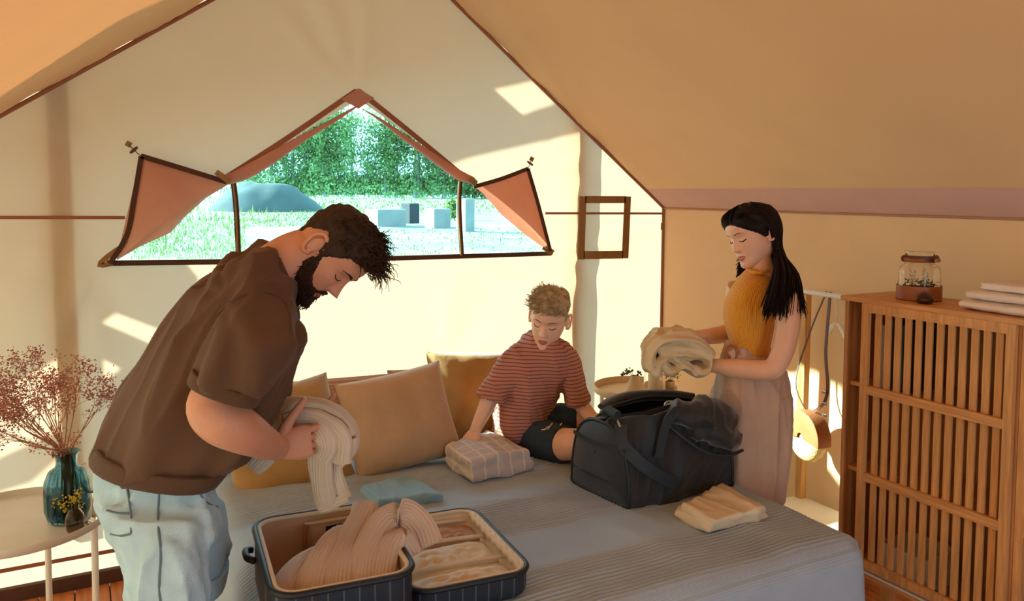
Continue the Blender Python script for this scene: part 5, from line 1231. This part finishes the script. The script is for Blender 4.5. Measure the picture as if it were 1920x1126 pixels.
for i in range(260):
    a = rng.uniform(-1.5, 1.5); zm = zmW(a); a2 = a*1.25+(.25 if a > -.25 else -.25)
    S.append(tube([wh.P(a, zm-.005, -.001), wh.P(a+(a2-a)*.25, zm+.012, .0085), wh.P(a+(a2-a)*.6, min(.10, zm+.03), .0125), wh.P(a2*1.15, min(.104, zm+.04), .012)], [.0012, .0028, .003, .001], 4, 3, cap=False, flat=.7))
obj('hair_lengths', join(*S), black_hair, whr, weld=False)
# ---- cloth in her hands
def drape(pts, D, hd, th):
    P = cr([at(x, y, D) for x, y in pts], 6); T = np.gradient(P, axis=0); rr = []
    for i in range(len(P)):
        t = T[i]/np.linalg.norm(T[i]); n = np.cross(FH, t); n /= np.linalg.norm(n); e = 1-.25*(2*i/(len(P)-1)-1)**4
        rr.append([P[i]+FH*hd*e*sgnp(math.cos(a), .55)+n*th*sgnp(math.sin(a), .8) for a in TH])
    return loft(rr)
hc_ = join(drape([(1214, 684), (1216, 656), (1234, 634), (1268, 626), (1302, 634), (1330, 662)], 3.03, .115, .012),
           drape([(1214, 684), (1222, 690), (1236, 668), (1264, 656), (1298, 660), (1328, 668)], 3.03, .105, .012),
           drape([(1236, 668), (1250, 690), (1276, 682), (1300, 692), (1318, 690), (1326, 672)], 3.02, .095, .011),
           drape([(1232, 650), (1262, 645), (1296, 648), (1322, 664)], 3.03, .09, .022), drape([(1262, 672), (1290, 690), (1300, 702), (1310, 690)], 2.96, .03, .010))
me = remesh(hc_, .005, 3); displace(me, fold_fn(.014, 9, RT*.7+UP*-.7, .2, 5, True)); displace(me, fold_fn(.004, 22, RT*.7-UP*.7, .3, 6))
hco = obj('held_shirt', me, linen_h); tag(hco, 'cream cotton shirt bundled in the woman\'s hands', 'shirt')
# ---- the boy
BD = 3.30
boy = thing('person', 'boy in a striped rust T-shirt and dark denim shorts sitting on the bed', 'person', onZ(965, 838, BZ))
bh = Head(at(1029, 597, 3.20), -FW*.86-RT*.26-UP*.36, UP*.95+RT*.11-FW*.3, .98, child=True)
bt = [R2((925, 828), (1000, 826), BD+.02, .085), R2((935, 790), (1012, 790), BD, .09), R2((945, 740), (1035, 745), BD-.02, .09), R2((958, 690), (1060, 700), BD-.04, .085), R2((975, 650), (1068, 665), BD-.06, .075), R2((1000, 632), (1048, 642), BD-.07, .05)]
bneck = limb([(1022, 665, BD-.06, .05), (1024, 640, BD-.07, .043), (1028, 610, BD-.09, .042)])
baL = limb([(980, 660, BD-.06, .036), (950, 702, BD-.08, .032), (921, 742, BD-.09, .034), (909, 768, BD-.10, .031), (896, 795, BD-.13, .025), (888, 812, BD-.15, .020)])
baR = limb([(1062, 668, BD-.04, .042), (1071, 712, BD-.06, .032), (1084, 750, BD-.06, .031), (1105, 778, BD-.09, .030), (1125, 805, BD-.15, .022)])
bhL = hand(at(890, 808, BD-.145), -UP*.75-RT*.45-FW*.35, RT*.7-UP*.35-FW*.5, .22, (.6, .2), .80, .06, -FW)
bhR = hand(at(1124, 804, BD-.15), RT*.6-UP*.6, FW*.8+UP*.2, .2, (.6, .2), .80)
bl1 = limb([(985, 815, BD, .075), (1020, 825, BD-.09, .072), (1055, 832, BD-.18, .064), (1088, 832, BD-.25, .056), (1115, 842, BD-.24, .05), (1140, 858, BD-.15, .042), (1150, 850, BD-.02, .032)])
bl2 = limb([(990, 800, BD+.04, .07), (1040, 788, BD+.03, .064), (1090, 790, BD, .056), (1125, 805, BD-.02, .05), (1120, 830, BD+.05, .04), (1090, 830, BD+.12, .032)])
bft = [limb([(1150, 850, BD-.02, .032), (1165, 850, BD, .03), (1185, 846, BD-.04, .018)], k=4), limb([(1090, 830, BD+.12, .032), (1075, 830, BD+.14, .03), (1060, 832, BD+.1, .018)], k=4)]
obj('body', body_mesh([rloft(bt), bneck, baL, baR, bl1, bl2]+bft, [bh.mesh(), bh.ear(1), bh.ear(-1), bhL, bhR], skin_boy, .0055), skin_boy, boy)
ts = [rloft([R2((916, 830), (992, 826), BD+.02, .10), R2((921, 805), (1010, 806), BD, .112), R2((934, 760), (1034, 764), BD-.01, .112), R2((944, 715), (1056, 724), BD-.03, .108), R2((954, 675), (1074, 690), BD-.05, .10), R2((968, 642), (1076, 660), BD-.06, .08), R2((990, 626), (1056, 642), BD-.07, .055), R2((1004, 622), (1046, 638), BD-.07, .045)], 4),
      rloft([R2((962, 640), (1005, 660), BD-.06, .06), R2((934, 676), (986, 694), BD-.07, .066), R2((912, 712), (966, 728), BD-.08, .066), R2((895, 738), (948, 754), BD-.09, .062)], 4),
      rloft([R2((1036, 655), (1078, 658), BD-.05, .06), R2((1044, 690), (1092, 690), BD-.05, .064), R2((1052, 725), (1100, 722), BD-.05, .064), R2((1060, 758), (1106, 750), BD-.06, .060)], 4)]
tso = obj('t_shirt', cloth_mesh(ts, stripe_m, .0065, [fold_fn(.013, 7.5, (RT*.5-UP*.8), .25, 21, True), fold_fn(.003, 20, UP, .4, 22)], 4), stripe_m, boy)
obj('collar', tube([at(1001, 622, 3.215), at(1008, 638, 3.18), at(1024, 647, 3.165), at(1040, 644, 3.18), at(1048, 634, 3.22), at(1030, 622, 3.28), at(1008, 618, 3.27), at(1001, 622, 3.215)], .006, 8, 4), stripe_m, tso)
ds = [limb([(978, 815, BD+.02, .088), (1010, 822, BD-.06, .086), (1040, 830, BD-.14, .080), (1060, 832, BD-.19, .076)]), limb([(985, 800, BD+.04, .085), (1035, 790, BD+.03, .078), (1085, 788, BD+.01, .070)])]
dso = obj('denim_shorts', cloth_mesh(ds, denim_d, .007, [fold_fn(.008, 9, UP, .4, 31)], 3), denim_d, boy)
rp = at(1030, 806, BD-.185); obj('frayed_tear', join(*[tube([rp+RT*(-.03+.012*i)+UP*rng.normal(0, .004)+FW*.004, rp+RT*(-.012+.012*i)+UP*(.004+.012*(i % 3))], .0022, 5, 1) for i in range(7)]), linen_t, dso)
face(bh, boy, lip_m, blond_d, .0024, .0016)
def zmB(p):
    a = abs(p); return float(np.interp(a, [0, .5, .95, 1.15, 1.4, 1.6, 1.8, 2.2, 2.7, 3.15], [.066, .064, .054, .030, .0, .006, .034, .0, -.045, -.055]))
bhr = obj('hair', bh.cap(zmB, lambda p, z: float(np.interp(z, [-.06, .04, .062, .085, .112], [.003, .004, .010, .024, .026])), 7, .009, nscale=45), blond, boy)
S = []
for i in range(900):
    a = rng.uniform(-3.1, 3.1); z = rng.uniform(.058, .112)
    o = float(np.interp(z, [.04, .062, .085, .112], [.004, .010, .024, .026])); p = bh.P(a, z, o-.004); n = p-bh.c; n /= np.linalg.norm(n)
    d = n*.22+bh.f*.45+bh.x*.55-bh.u*.1+rng.normal(0, .30, 3); ln = rng.uniform(.010, .022); cu_ = rng.normal(0, .4, 3)
    S.append(strand([p, p+d*ln*.5, p+d*ln*.9+cu_*ln*.4, p+d*ln*1.1+cu_*ln*.8], .0022, .0008))
obj('tousled_top', join(*S), blond, bhr, weld=False)
